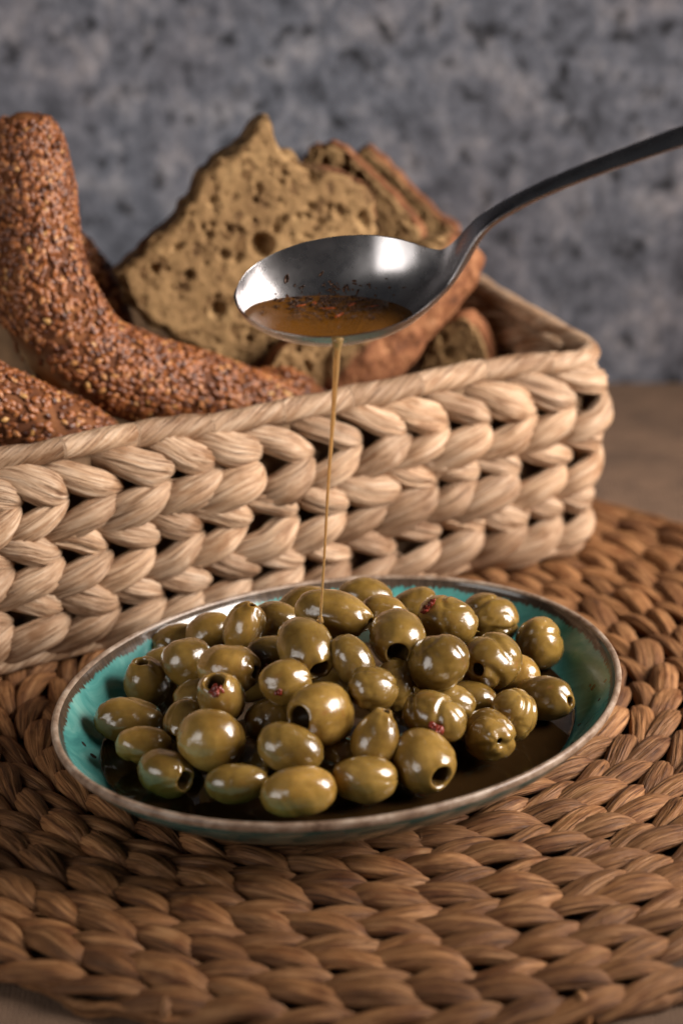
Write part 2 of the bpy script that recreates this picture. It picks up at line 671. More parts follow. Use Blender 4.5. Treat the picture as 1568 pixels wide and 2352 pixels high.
def cord(name, z0, r0, n0, seed, wobz, wraps):
    n = 900
    s = np.linspace(0, RS[-1], n + 1)[:-1]
    wv = waves(seed, 8, 0.09, dim=1)
    z = z0 + wobz * wv(s[:, None])
    path = basket_map(s, z, n0 + .08 * wv(s[:, None] + 50))
    path = np.vstack([path, path[:1]])
    s = np.append(s, RS[-1])
    nv = 18
    va = np.arange(nv) / nv * 2 * math.pi
    w2 = waves(seed + 1, 8, 0.05, dim=1)
    wq = waves(seed + 3, 10, .5, dim=2)
    ph = s[:, None] * wraps + va[None, :] + 1.6 * w2(s[:, None])[:, None]
    r = r0 * (0.93 + 0.13 * np.abs(np.sin(ph / 2)) ** 0.6 + 0.045 * np.sin(ph * 3 + 1.3 * w2(s[:, None] * 3)[:, None]) + 0.07 * w2(s[:, None] * 1.7 + 9)[:, None]
              + .04 * wq(np.stack([s[:, None] * .8 + 0 * va[None], va[None] * .5 + s[:, None] * .2], -1)))
    V, F, T, arc, va, off = tube(path, r, nv, False)
    va = ((va + math.pi) % (2 * math.pi)) - math.pi
    fib = np.stack(np.broadcast_arrays((va[None, :] * r0 - arc[:, None] * .25) * 1.2, (arc[:, None] * .6 + va[None, :] * r0 * .9), np.floor(arc / 3.0)[:, None] + seed), -1).reshape(-1, 3)
    return link(name, make_mesh(name, V - bo, F, M_BASKET, {'fib': fib}), basket)


cord('rim_cord', 8.88, 0.47, -0.2, 61, 0.10, 1.15)
cord('base_cord', 0.52, 0.36, 0.12, 77, 0.05, 1.7)

# ---------------------------------------------------------------- dish
DC = np.array([0.19, 0.63])
DA = math.radians(40.7)
DU = np.array([math.cos(DA), math.sin(DA)])
DV = np.array([-DU[1], DU[0]])
DAX = (10.72, 8.62)
OIL_Z = 1.68


def dish_material():
    m, nt, b = new_mat('turquoise_glaze')
    d = attr(nt, 'dish')                       # x angle*10, y depth below rim (cm), z inside flag
    sep = nd(nt, 'ShaderNodeSeparateXYZ')
    nt.links.new(d, sep.inputs[0])
    c = coords(nt)
    cl = noise(nt, c, 60, 4, 0.6, 1.0)
    glaze = ramp(nt, cl, [(0.3, (0.05, 0.21, 0.20)), (0.5, (0.085, 0.31, 0.285)), (0.70, (0.20, 0.44, 0.39))])
    sp = nd(nt, 'ShaderNodeTexVoronoi', feature='F1', inputs={'Scale': 190.0, 'Randomness': 1.0})
    nt.links.new(c, sp.inputs['Vector'])
    rare = noise(nt, c, 75, 2, .5)
    speck = math_n(nt, 'LESS_THAN', sp.outputs['Distance'], math_n(nt, 'MULTIPLY', ramp(nt, rare, [(0.52, 0.0), (0.68, 0.34)]), 1.0))
    glaze = mix(nt, speck, glaze, (0.035, 0.03, 0.028))
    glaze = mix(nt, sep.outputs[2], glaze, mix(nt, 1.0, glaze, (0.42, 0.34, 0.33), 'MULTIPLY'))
    # bare brown band that bites unevenly into the glaze
    jag = noise(nt, mapping(nt, d, (9.0, 0.9, 0)), 1.0, 4, 0.7)
    slow = noise(nt, mapping(nt, d, (0.5, 0, 0)), 1.0, 2, 0.5)
    lim = math_n(nt, 'ADD', math_n(nt, 'MULTIPLY', jag, 0.46), math_n(nt, 'MULTIPLY', slow, 0.34))
    edge = math_n(nt, 'SUBTRACT', math_n(nt, 'ADD', lim, -0.02), sep.outputs[1])
    band = ramp(nt, math_n(nt, 'MULTIPLY', edge, 9.0, True), [(0.0, 0.0), (0.55, 1.0)])
    streak = noise(nt, mapping(nt, d, (26.0, 1.2, 0)), 1.0, 3, 0.6)
    brown = ramp(nt, streak, [(0.3, (0.035, 0.024, 0.018)), (0.6, (0.085, 0.058, 0.04)), (0.8, (0.2, 0.13, 0.085))])
    col = mix(nt, band, glaze, brown)
    nt.links.new(col, b.inputs['Base Color'])
    b.inputs['Roughness'].default_value = 0.16
    b.inputs['Coat Weight'].default_value = 0.3
    b.inputs['Coat Roughness'].default_value = 0.05
    bump(nt, b, cl, 0.12, 0.08)
    return m


def rim_material():
    m, nt, b = new_mat('bare_clay_rim')
    d = attr(nt, 'dish')
    st = noise(nt, mapping(nt, d, (1.5, 0.8, 0)), 1.0, 6, 0.7)
    sp = noise(nt, mapping(nt, d, (28.0, 6.0, 0)), 1.0, 2, 0.5)
    col = ramp(nt, st, [(0.30, (0.075, 0.038, 0.022)), (0.46, (0.22, 0.145, 0.098)), (0.66, (0.40, 0.31, 0.24))])
    col = mix(nt, 0.6, col, ramp(nt, sp, [(0.25, 0.25), (0.42, 1.0)]), 'MULTIPLY')
    nt.links.new(col, b.inputs['Base Color'])
    b.inputs['Roughness'].default_value = 0.42
    b.inputs['Coat Weight'].default_value = 0.05
    bump(nt, b, st, 0.25, 0.06)
    return m


ROT_N = 200
dphi = np.arange(ROT_N) / ROT_N * 2 * math.pi
wob1 = waves(5, 8, 0.35, dim=2)


def dish_ring(rho, z):
    cs = np.stack([np.cos(dphi), np.sin(dphi)], -1)
    w = wob1(cs) * 0.006 * np.clip((rho - .5) * 2, 0, 1)
    wz = wob1(cs + 7) * 0.03 * np.clip((rho - .6) * 2.5, 0, 1)
    r = rho + w
    xy = DC + (DAX[0] * r * cs[:, 0])[:, None] * DU + (DAX[1] * r * cs[:, 1])[:, None] * DV
    return np.concatenate([xy, (z + wz)[:, None]], 1)


def dish_surface(profile, inside):
    rho = np.array([p_[0] for p_ in profile])
    z = np.array([p_[1] for p_ in profile])
    V = np.concatenate([dish_ring(a_, b_) for a_, b_ in zip(rho, z)])
    at = np.concatenate([np.stack([np.cos(dphi) * 14 + 40, np.full(ROT_N, (3.2 - b_)) if inside else np.full(ROT_N, 3.0), np.sin(dphi) * 14], -1) for b_ in z])
    # use an angle-like coordinate for the jagged band
    at[:, 0] = np.tile(dphi * 9.0, len(z))
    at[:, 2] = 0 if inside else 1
    return V, at


def dense(profile, n):
    return catmull(np.array(profile, float), n)


M_DISH = dish_material()
M_RIM = rim_material()
do = np.array([DC[0], DC[1], 0.1])
dish = thing('dish', do, 'oval turquoise glazed dish with brown rim, heaped with green olives', 'dish')
inner = dense([(.980, 3.14), (.968, 2.92), (.93, 2.46), (.87, 1.84), (.76, 1.24), (.6, .88), (.4, .68), (.2, .62), (0.004, .62)], 40)
outer = dense([(.30, .42), (.43, .30), (.44, .10), (.475, .10), (.485, .38), (.6, .62), (.75, 1.1), (.88, 1.85), (.96, 2.5), (1.0, 3.0)], 40)
V, at = dish_surface(np.vstack([outer]), False)
V2, at2 = dish_surface(inner, True)
nV = len(V)
F = np.concatenate([grid_faces(40, ROT_N), grid_faces(40, ROT_N, True, nV)])
link('bowl', make_mesh('bowl', np.concatenate([V, V2]) - do, F, M_DISH, {'dish': np.concatenate([at, at2])}), dish)
rimp = dense([(.999, 2.93), (1.004, 3.06), (1.004, 3.16), (.999, 3.215), (.991, 3.225), (.983, 3.19), (.978, 3.09)], 16)
V, at = dish_surface(rimp, True)
at[:, 1] = np.repeat(np.arange(16) * .08, ROT_N)
link('rim', make_mesh('rim', V - do, grid_faces(16, ROT_N), M_RIM, {'dish': at}), dish)


# ---------------------------------------------------------------- oil in the dish
def oil_material(name, tint, density, cloud, cloud_col, rough=0.02):
    m = bpy.data.materials.new(name)
    m.use_nodes = True
    nt = m.node_tree
    for n in list(nt.nodes):
        nt.nodes.remove(n)
    out = nd(nt, 'ShaderNodeOutputMaterial')
    tr = nd(nt, 'ShaderNodeBsdfTransparent')
    gl = nd(nt, 'ShaderNodeBsdfGlossy', inputs={'Roughness': rough})
    fr = nd(nt, 'ShaderNodeFresnel', inputs={'IOR': 1.47})
    mx = nd(nt, 'ShaderNodeMixShader')
    nt.links.new(fr.outputs[0], mx.inputs[0])
    df = nd(nt, 'ShaderNodeBsdfDiffuse', inputs={'Color': (*cloud_col, 1)})
    tb = nd(nt, 'ShaderNodeMixShader')
    tb.inputs[0].default_value = cloud
    nt.links.new(tr.outputs[0], tb.inputs[1])
    nt.links.new(df.outputs[0], tb.inputs[2])
    nt.links.new(tb.outputs[0], mx.inputs[1])
    nt.links.new(gl.outputs[0], mx.inputs[2])
    nt.links.new(mx.outputs[0], out.inputs['Surface'])
    va_ = nd(nt, 'ShaderNodeVolumeAbsorption', inputs={'Color': (*tint, 1), 'Density': density})
    nt.links.new(va_.outputs[0], out.inputs['Volume'])
    return m


def ring_at(z):
    i = np.argsort(inner[:, 1])
    return float(np.interp(z, inner[i, 1], inner[i, 0]))


# ---------------------------------------------------------------- olives
def olive_material():
    m, nt, b = new_mat('green_olive')
    c = coords(nt)
    oi = nd(nt, 'ShaderNodeObjectInfo')
    off = nd(nt, 'ShaderNodeVectorMath', operation='ADD')
    sc3 = nd(nt, 'ShaderNodeVectorMath', operation='SCALE')
    nt.links.new(oi.outputs['Random'], sc3.inputs[0])
    sc3.inputs['Scale'].default_value = 37.0
    nt.links.new(c, off.inputs[0])
    nt.links.new(sc3.outputs[0], off.inputs[1])
    v = off.outputs[0]
    n1 = noise(nt, v, 70, 4, 0.55)
    n2 = noise(nt, v, 420, 3, 0.6)
    col = ramp(nt, n1, [(0.28, (0.125, 0.070, 0.014)), (0.5, (0.218, 0.132, 0.030)), (0.72, (0.335, 0.213, 0.060))])
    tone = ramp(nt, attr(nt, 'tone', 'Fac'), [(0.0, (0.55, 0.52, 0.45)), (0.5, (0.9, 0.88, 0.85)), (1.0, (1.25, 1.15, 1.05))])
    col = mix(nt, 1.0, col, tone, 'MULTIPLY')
    col = mix(nt, 0.5, col, ramp(nt, n2, [(0.3, (0.8, 0.76, 0.7)), (0.6, (1.08, 1.08, 1.05))]), 'MULTIPLY')
    br = noise(nt, v, 115, 3, 0.6, .5)
    col = mix(nt, ramp(nt, br, [(0.62, 0.0), (0.78, 0.6)]), col, (0.22, 0.085, 0.02))
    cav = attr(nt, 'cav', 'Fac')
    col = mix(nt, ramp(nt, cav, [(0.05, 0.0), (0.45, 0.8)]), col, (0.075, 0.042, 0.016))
    nt.links.new(col, b.inputs['Base Color'])
    b.inputs['Roughness'].default_value = 0.24
    b.inputs['Subsurface Weight'].default_value = 0.25
    b.inputs['Subsurface Radius'].default_value = (1.0, 0.7, 0.2)
    b.inputs['Subsurface Scale'].default_value = 0.0025
    b.inputs['Coat Weight'].default_value = 0.9
    b.inputs['Coat Roughness'].default_value = 0.03
    b.inputs['Coat IOR'].default_value = 1.47
    h = noise(nt, v, 190, 3, 0.5)
    bn = bump(nt, b, math_n(nt, 'ADD', h, math_n(nt, 'MULTIPLY', n2, .25)), 0.16, 0.09)
    nt.links.new(bump(nt, None, noise(nt, v, 200, 3, .6), 0.45, 0.12), b.inputs['Coat Normal'])
    return m


M_OLIVE = olive_material()


def olive_mesh(l, s, hole, wrinkle, taper, seed):
    """olive with its long axis on +X (pit hole at +X), semi axes l, s in cm"""
    n, nv = 46, 56
    va = np.arange(nv) / nv * 2 * math.pi
    prof = []                                     # x, r, cavity
    if hole > 0:
        a0 = math.asin(min(.9, hole))
        for t in np.linspace(math.pi - .02, a0 * 1.25, 34):
            prof.append((math.cos(t) * l, math.sin(t) * s, 0))
        xl = math.cos(a0 * 1.25) * l
        rl = math.sin(a0 * 1.25) * s
        rh = rl * .78
        for dx, f_, cv in ((-.01, .93, .0), (-.035, .86, .1), (-.10, .80, .35), (-.2, .78, .7), (-.35, .76, 1), (-.6, .74, 1), (-.85, .66, 1), (-1.0, .5, 1), (-1.05, .25, 1), (-1.06, .02, 1)):
            prof.append((xl + dx * s, rl * f_, cv))
    else:
        for t in np.linspace(math.pi - .02, .02, 44):
            prof.append((math.cos(t) * l, math.sin(t) * s, 0))
    prof = np.array(prof)
    n = len(prof)
    e = 2.15
    x, r, cv = prof.T
    tp = 1 - taper * np.clip(x / l, -1, 1) * (1 if taper else 0)
    r = r * tp
    V = np.stack(np.broadcast_arrays(x[:, None], r[:, None] * np.cos(va)[None], r[:, None] * np.sin(va)[None]), -1)
    d = V / (np.linalg.norm(V, axis=-1, keepdims=True) + 1e-6)
    low = waves(seed, 10, 0.28)
    disp = 0.052 * low(d) + 0.024 * waves(seed + 6, 10, 0.5)(d)
    disp += 0.008 * waves(seed + 1, 10, 0.9)(d)
    # poles slightly dimpled
    disp -= 0.05 * np.exp(-((1 + d[..., 0]) / .05) ** 2)
    if hole <= 0:
        disp -= 0.05 * np.exp(-((1 - d[..., 0]) / .05) ** 2)
    else:
        rag = waves(seed + 4, 8, 0.9)
        g = np.exp(-((1 - d[..., 0]) / .14) ** 2)
        disp += 0.05 * rag(d * 2.0) * g
    if wrinkle:
        w1 = waves(seed + 2, 7, 0.42)(d)
        w2 = waves(seed + 3, 7, 0.9)(d)
        disp -= wrinkle * 0.13 * np.exp(-(w1 / .26) ** 2)
        disp -= wrinkle * 0.05 * np.exp(-(w2 / .3) ** 2)
    disp *= s * (1 - cv)[:, None]
    V = V + d * disp[..., None]
    V = V.reshape(-1, 3)
    F = grid_faces(n, nv)[:, ::-1]
    V = np.vstack([V, [[prof[0, 0], 0, 0], [prof[-1, 0], 0, 0]]])
    a0, a1 = n * nv, n * nv + 1
    T = [(a0, j_, (j_ + 1) % nv) for j_ in range(nv)] + [(a1, (n - 1) * nv + (j_ + 1) % nv, (n - 1) * nv + j_) for j_ in range(nv)]
    cav = np.append(np.repeat(cv, nv), [0, 1 if hole > 0 else 0])
    return V, F, T, cav


# number: x, y, w, h (frame units), axis angle, tilt to viewer, hole, wrinkle, taper, fixed z, label
OLIVES = {
 1: (838, 1376, 125, 92, -5, 0, 0, .3, 0, 3.7, 'green olive at the very back of the heap, behind the biggest olive'),
 2: (700, 1398, 125, 95, 20, 0, 0, 0, 0, 4.0, 'green olive peeking out left of and behind the biggest top olive'),
 3: (638, 1432, 130, 92, -12, 0, 0, 0, 0, 4.0, 'dark olive tucked behind the scarred olive at upper left'),
 4: (765, 1412, 175, 112, -15, 12, .24, 0, 0, None, 'biggest olive on top of the heap, long, pit hole at its right end'),
 5: (885, 1418, 130, 96, -22, 0, 0, .3, 0, 4.5, 'olive behind the round ring-holed olive, right of the biggest one'),
 6: (948, 1392, 118, 88, 16, 0, 0, 0, 0, 3.9, 'olive at the back with a pale lit right tip, below the dish rim'),
 7: (1030, 1428, 145, 112, -18, 10, 0, .7, 0, None, 'wrinkled plump olive with a red pepper shred on top'),
 8: (1125, 1418, 125, 105, -35, 20, 0, 1.0, 0, 3.3, 'creased olive at back right, upper neighbour of the lone rightmost back olive'),
 9: (1237, 1478, 112, 118, 75, 30, 0, .5, 0, 2.7, 'round olive standing apart against the turquoise wall at back right'),
 10: (562, 1442, 122, 98, 72, 35, .14, .7, 0, None, 'pale olive at upper left with a brown scar on its top'),
 11: (478, 1456, 115, 92, 30, 0, 0, 0, 0, 3.1, 'smooth olive behind and left of the brown-scarred one'),
 12: (402, 1480, 118, 92, 10, 0, 0, .8, 0, 2.7, 'leftmost olive of the back row, creased on its left side'),
 13: (700, 1490, 130, 130, -55, 42, .34, 0, 0, None, 'round olive struck by the oil stream, dark hole at its lower right'),
 14: (910, 1468, 130, 122, -85, 60, .40, .2, 0, None, 'olive with a wide ring-shaped hole facing the viewer'),
 15: (805, 1520, 130, 94, -62, 0, 0, .3, 0, None, 'dark slanted olive between the stream-struck and ring-holed olives'),
 16: (1005, 1522, 126, 126, 40, 35, 0, .5, 0, None, 'round dark olive with shiny patches, below the wrinkled pepper-topped one'),
 17: (1125, 1517, 126, 130, 215, 60, .24, .8, 0, None, 'round olive with a puckered dark hole, right side of the heap'),
 18: (435, 1525, 118, 108, -75, 10, 0, 0, .22, None, 'olive with a pointed lower end, upper left of the heap'),
 19: (520, 1532, 145, 118, -10, 25, .22, 0, 0, None, 'large glossy yellow-green olive, broad highlight, pit end to the right'),
 20: (335, 1572, 118, 104, 100, 32, .26, 0, 0, None, 'upright olive at far left with a split hole at its top'),
 21: (657, 1568, 122, 100, 10, 0, 0, .3, 0, None, 'mid-heap olive with two highlights below the stream-struck olive'),
 22: (508, 1603, 145, 112, 112, 52, .36, 0, 0, None, 'olive with a reddish crumbly hole on its upper face, left of centre'),
 23: (855, 1582, 126, 104, 150, 12, 0, .8, 0, None, 'dimpled olive in the middle of the heap, right of centre'),
 24: (908, 1572, 120, 95, 70, 0, 0, .6, 0, 3.9, 'olive showing only a sliver right of the dimpled middle olive'),
 25: (1180, 1556, 112, 92, 20, 0, 0, 0, 0, 2.7, 'pale olive half hidden below the puckered-hole olive on the right'),
 26: (738, 1640, 148, 142, 192, 50, .38, 0, 0, None, 'big round olive near the centre with a dark round hole on its left'),
 27: (622, 1652, 120, 95, 18, 0, 0, 0, 0, 3.4, 'shaded olive left of the big round-holed centre olive'),
 28: (297, 1655, 160, 102, -6, 0, 0, .5, 0, None, 'long olive at the far left edge of the heap, touching the oil'),
 29: (420, 1656, 105, 85, -115, 38, .22, .2, 0, 2.9, 'small olive wedged between the far-left long one and the big left one'),
 30: (488, 1695, 155, 130, 168, 20, 0, .2, 0, None, 'big smooth round olive at left, with an orange fleck on its face'),
 31: (332, 1712, 132, 88, -5, 0, 0, .7, 0, None, 'small knobbly pale olive at lower left beside the long far-left one'),
 32: (380, 1775, 140, 112, -22, 40, .36, 0, 0, None, 'front left olive with an open hole facing right'),
 33: (867, 1692, 138, 106, 72, 22, .20, .2, .26, None, 'pear-shaped olive with a torn pointed tip'),
 34: (995, 1648, 150, 112, -14, 10, 0, 1.0, 0, None, 'long slit olive with a red pepper bit at its base, right of the pear-shaped one'),
 35: (1036, 1618, 110, 90, -20, 0, 0, 0, 0, 3.2, 'olive peeking over the slit olive'),
 36: (1078, 1606, 118, 88, -15, 0, 0, 0, 0, 3.0, 'smooth dark olive below the puckered-hole olive'),
 37: (1175, 1642, 118, 108, 55, 20, 0, .9, 0, None, 'folded olive at right, left neighbour of the rightmost front olive'),
 38: (1243, 1606, 138, 100, -4, 32, .20, .3, 0, None, 'rightmost long dark olive with a glinting hole at its right end'),
 39: (1122, 1690, 116, 114, -25, 66, .12, 1.0, 0, None, 'dimpled round olive at front right by the open oil'),
 40: (668, 1720, 150, 110, -16, 0, 0, .2, 0, None, 'egg-shaped olive in the second row, directly below centre'),
 41: (782, 1740, 115, 92, 0, 0, 0, 0, 0, 2.7, 'olive in deep shade behind the front row, below the round-holed olive'),
 42: (545, 1800, 148, 94, 4, 0, 0, .2, 0, None, 'low olive in the front row, left of the nearest olive'),
 43: (683, 1818, 172, 116, 8, 0, 0, .2, 0, None, 'nearest olive, large and yellow-green, at the very front'),
 44: (838, 1790, 146, 104, -3, 0, 0, .3, 0, None, 'smooth front-row olive right of the nearest one'),
 45: (975, 1750, 136, 128, -42, 46, .36, 0, 0, None, 'front right olive with a round dark hole at its lower right'),
 46: (622, 1506, 115, 92, 0, 0, 0, .3, 0, 4.1, 'dark olive deep in the gap left of the stream-struck olive'),
 48: (575, 1560, 120, 100, 30, 0, 0, 0, 0, 3.0, 'shaded olive deep in the gap right of the large glossy olive'),
 49: (760, 1565, 120, 100, -40, 0, 0, 0, 0, 3.3, 'shaded olive deep below the dark slanted one'),
 50: (945, 1600, 120, 100, 10, 0, 0, 0, 0, 2.9, 'shaded olive deep behind the pear-shaped one'),
 51: (565, 1745, 120, 100, -10, 0, 0, 0, 0, 2.3, 'shaded olive deep behind the low front-row olive at left'),
 52: (450, 1600, 115, 95, 20, 0, 0, 0, 0, 2.7, 'shaded olive deep below the pointed-end olive at upper left'),
 53: (905, 1745, 118, 96, 60, 0, 0, 0, 0, 2.3, 'shaded olive deep between the pear-shaped and front right olives'),
 54: (1060, 1560, 118, 98, 15, 0, 0, 0, 0, 2.9, 'shaded olive deep between the round dark and puckered-hole olives'),
 55: (640, 1470, 115, 95, 15, 0, 0, 0, 0, 3.3, 'shaded olive deep between the brown-scarred and stream-struck olives'),
 47: (378, 1528, 105, 90, 0, 0, 0, 0, 0, 2.5, 'olive half hidden behind the upright split olive at far left'),
}


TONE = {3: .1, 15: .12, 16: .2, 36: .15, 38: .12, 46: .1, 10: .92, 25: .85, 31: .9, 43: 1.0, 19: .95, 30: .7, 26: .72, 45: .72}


def dome(w):
    d = w[:2] - np.array([0.3, 1.3])
    q = (d @ DU / DAX[0]) ** 2 + (d @ DV / DAX[1]) ** 2
    return 2.4 + 3.0 * max(0.0, 1 - q / 0.55)


ids = sorted(OLIVES)
pos, rad, free = [], [], []
for i in ids:
    o = OLIVES[i]
    if o[9] is not None:
        W = at_z(o[0], o[1], o[9])
    else:
        for Y in np.arange(-12, 14, .05):
            W = at_y(o[0], o[1], Y)
            if W[2] <= dome(W):
                break
    px = FPX / proj(W)[2]
    pos.append(W)
    rad.append(math.sqrt(o[2] * o[3]) / 2 / px * 1.03)
pos, rad = np.array(pos), np.array(rad)
dirs = pos - CAM
tt = np.linalg.norm(dirs, axis=1)
dirs /= tt[:, None]
t0 = tt.copy()
for it in range(250):
    pos = CAM + dirs * tt[:, None]
    D = np.linalg.norm(pos[:, None] - pos[None], axis=-1)
    over = (rad[:, None] + rad[None]) * .93 - D
    np.fill_diagonal(over, -1)
    sg = np.sign(tt[:, None] - tt[None])
    tt += (np.where(over > 0, over, 0) * sg).sum(1) * .22
    tt += (t0 - tt) * .015
    z = CAM[2] + dirs[:, 2] * tt
    zmin = 2.0
    tt = np.where(z < zmin, (zmin - CAM[2]) / dirs[:, 2], tt)
pos = CAM + dirs * tt[:, None]
from mathutils import Matrix
for n_, i in enumerate(ids):
    x, y, w, h, an, tl, hole, wr, tp, fz, lab = OLIVES[i]
    px = FPX / proj(pos[n_])[2]
    lo, sh = max(w, h) / 2 / px * 1.05, min(w, h) / 2 / px * 1.05
    a, t = math.radians(an), math.radians(tl)
    if tl > 38:
        l = sh * 1.24
    else:
        l = math.sqrt(max(lo * lo - (sh * math.sin(t)) ** 2, sh * sh * .9)) / math.cos(t)
        l = min(l, sh * 1.6)
    V, F, T, cav = olive_mesh(l, sh, hole, max(wr, .22), tp, 300 + i * 11)
    tow = -(pos[n_] - CAM) / np.linalg.norm(pos[n_] - CAM)
    upv = UPV - tow * (UPV @ tow)
    upv /= np.linalg.norm(upv)
    rgt = np.cross(upv, tow)
    ax = math.cos(t) * (math.cos(a) * rgt + math.sin(a) * upv) + math.sin(t) * tow
    b2 = np.cross(ax, [0.2, .3, .9])
    b2 /= np.linalg.norm(b2)
    c2 = np.cross(ax, b2)
    V = V @ np.stack([ax, b2, c2])
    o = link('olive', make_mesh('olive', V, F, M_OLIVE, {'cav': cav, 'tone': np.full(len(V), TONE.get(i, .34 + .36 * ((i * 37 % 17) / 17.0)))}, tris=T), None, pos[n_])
    tag(o, lab, 'olive', 'green olives heaped in the dish')
OPOS = {i: pos[k_] for k_, i in enumerate(ids)}
ORAD = {i: rad[k_] for k_, i in enumerate(ids)}
OSHORT = {i: min(OLIVES[i][2:4]) / 2 / (FPX / proj(pos[k_])[2]) for k_, i in enumerate(ids)}

# ---------------------------------------------------------------- oil pool, climbing a little at every olive it touches
prof = [(ring_at(z_) * .995, z_) for z_ in np.linspace(.68, OIL_Z, 14)]
V = np.concatenate([dish_ring(a_, b_) for a_, b_ in prof])
V[-ROT_N:, 2] = OIL_Z + .03
top = []
for k_ in np.linspace(.995, .01, 110):
    rr_ = dish_ring(prof[-1][0] * k_, OIL_Z)
    rr_[:, 2] = OIL_Z + .03 * math.exp(-(1 - k_) / .012)
    for i in OPOS:
        dz_ = OPOS[i][2] - OIL_Z
        if dz_ < OSHORT[i]:
            rw = math.sqrt(max(OSHORT[i] ** 2 - dz_ ** 2, .01)) * ORAD[i] / OSHORT[i]
            dd = np.linalg.norm(rr_[:, :2] - OPOS[i][:2], axis=1) - rw
            rr_[:, 2] += .11 * np.exp(-np.abs(dd) / .10) * (dd > -.5)
    rr_[:, 2] += .006 * waves(99, 10, .5, dim=2)(rr_[:, :2])
    top.append(rr_)
V = np.concatenate([dish_ring(.01, .68), V] + top)
nring = len(V) // ROT_N
oo = np.array([DC[0], DC[1], .68])
tag(link('oil_pool', make_mesh('oil_pool', V - oo, grid_faces(nring, ROT_N), oil_material('pool_oil', (0.70, 0.42, 0.12), 40, 0.20, (0.15, 0.075, 0.025))), None, oo),
    'dark brown olive oil pooled in the turquoise dish around the olives', 'oil', kind='stuff')

# ---------------------------------------------------------------- dried pepper shreds on the olives
M_PEP = plain('dried_red_pepper', (0.16, 0.022, 0.012), 0.35, 400, .6, .6, .04)


def shred(x, y, near, length, ang_, w, seed, label):
    q = at_z(x, y, 3)
    d = (q - CAM) / np.linalg.norm(q - CAM)
    c = OPOS[near]
    b = d @ (c - CAM)
    m = b * b - ((c - CAM) @ (c - CAM) - (ORAD[near] * 1.0) ** 2)
    W = CAM + d * (b - math.sqrt(max(m, 0)))
    nrm = (W - c) / np.linalg.norm(W - c)
    t1 = math.cos(ang_) * RIGHT + math.sin(ang_) * UPV
    t1 -= nrm * (t1 @ nrm)
    t1 /= np.linalg.norm(t1)
    t2 = np.cross(nrm, t1)
    r = np.random.RandomState(seed)
    path = [W + t1 * (u_ * length) + t2 * (r.rand() - .5) * w + nrm * (.03 + .05 * r.rand()) for u_ in np.linspace(-.5, .5, 7)]
    pp = catmull(path, 22)
    rd = w * np.sin(np.linspace(.15, 3.0, 22)) ** .6
    R = rd[:, None] * (1 + .45 * waves(seed, 10, 1.4, dim=2)(np.stack(np.broadcast_arrays(np.linspace(0, 3, 22)[:, None], np.arange(12)[None] / 3.0), -1)))
    V, F, T, *_ = tube(pp, R, 12)
    o = link('pepper_shred', make_mesh('pepper_shred', V - W, F, M_PEP, tris=T), None, W)
    tag(o, label, 'pepper shred', 'dried pepper shreds among the olives')


shred(985, 1393, 7, .75, .25, .09, 1, 'thin red pepper shred lying on the wrinkled olive at back right')
shred(1000, 1672, 34, .6, -.7, .14, 2, 'crumpled red pepper bit stuck to the base of the slit olive')
shred(606, 1545, 19, .6, 1.2, .15, 3, 'dark red pepper clump in the gap right of the large glossy olive')
shred(497, 1588, 22, .42, .9, .16, 5, 'reddish crumbly pepper filling in the upper-face hole of an olive left of centre')
shred(640, 1590, 21, .3, .6, .07, 4, 'tiny orange-brown pepper bit on the mid-heap olive')


# ---------------------------------------------------------------- spoon
SY = 1.6
SO = at_y(783, 655, SY)
ALPHA, PHI = math.radians(6.0), math.radians(25.0)
SX = np.array([math.cos(ALPHA), 0, math.sin(ALPHA)])
SYv = np.array([-math.sin(PHI) * math.sin(ALPHA) * 0, math.cos(PHI), math.sin(PHI)])
SYv -= SX * (SYv @ SX)
SYv /= np.linalg.norm(SYv)
SZ = np.cross(SX, SYv)


def sw(x, y, z):
    return SO + np.multiply.outer(np.asarray(x, float), SX) + np.multiply.outer(np.asarray(y, float), SYv) + np.multiply.outer(np.asarray(z, float), SZ)


# handle heights: follow the line of the handle, solved in the spoon's own frame
tx, tz = [], []
for (ix, iy) in ((1103, 513), (1183, 462), (1318, 401), (1454, 350), (1568, 310), (1700, 266), (1840, 228)):
    x_, z_ = (ix - 783) / 70, 1.0
    for it in range(30):
        p0 = proj(sw(x_, 0, z_))
        px_ = (proj(sw(x_ + .01, 0, z_)) - p0)[:2] / .01
        pz_ = (proj(sw(x_, 0, z_ + .01)) - p0)[:2] / .01
        dx_, dz_ = np.linalg.solve(np.stack([px_, pz_], 1), np.array([ix, iy]) - p0[:2])
        x_ += dx_
        z_ += dz_
    tx.append(x_)
    tz.append(z_)
HX = [-3.5, 1.5, 2.6, 3.3] + tx
HZ = [0, 0, 0.06, 0.24] + tz
XE = tx[-1] - .2


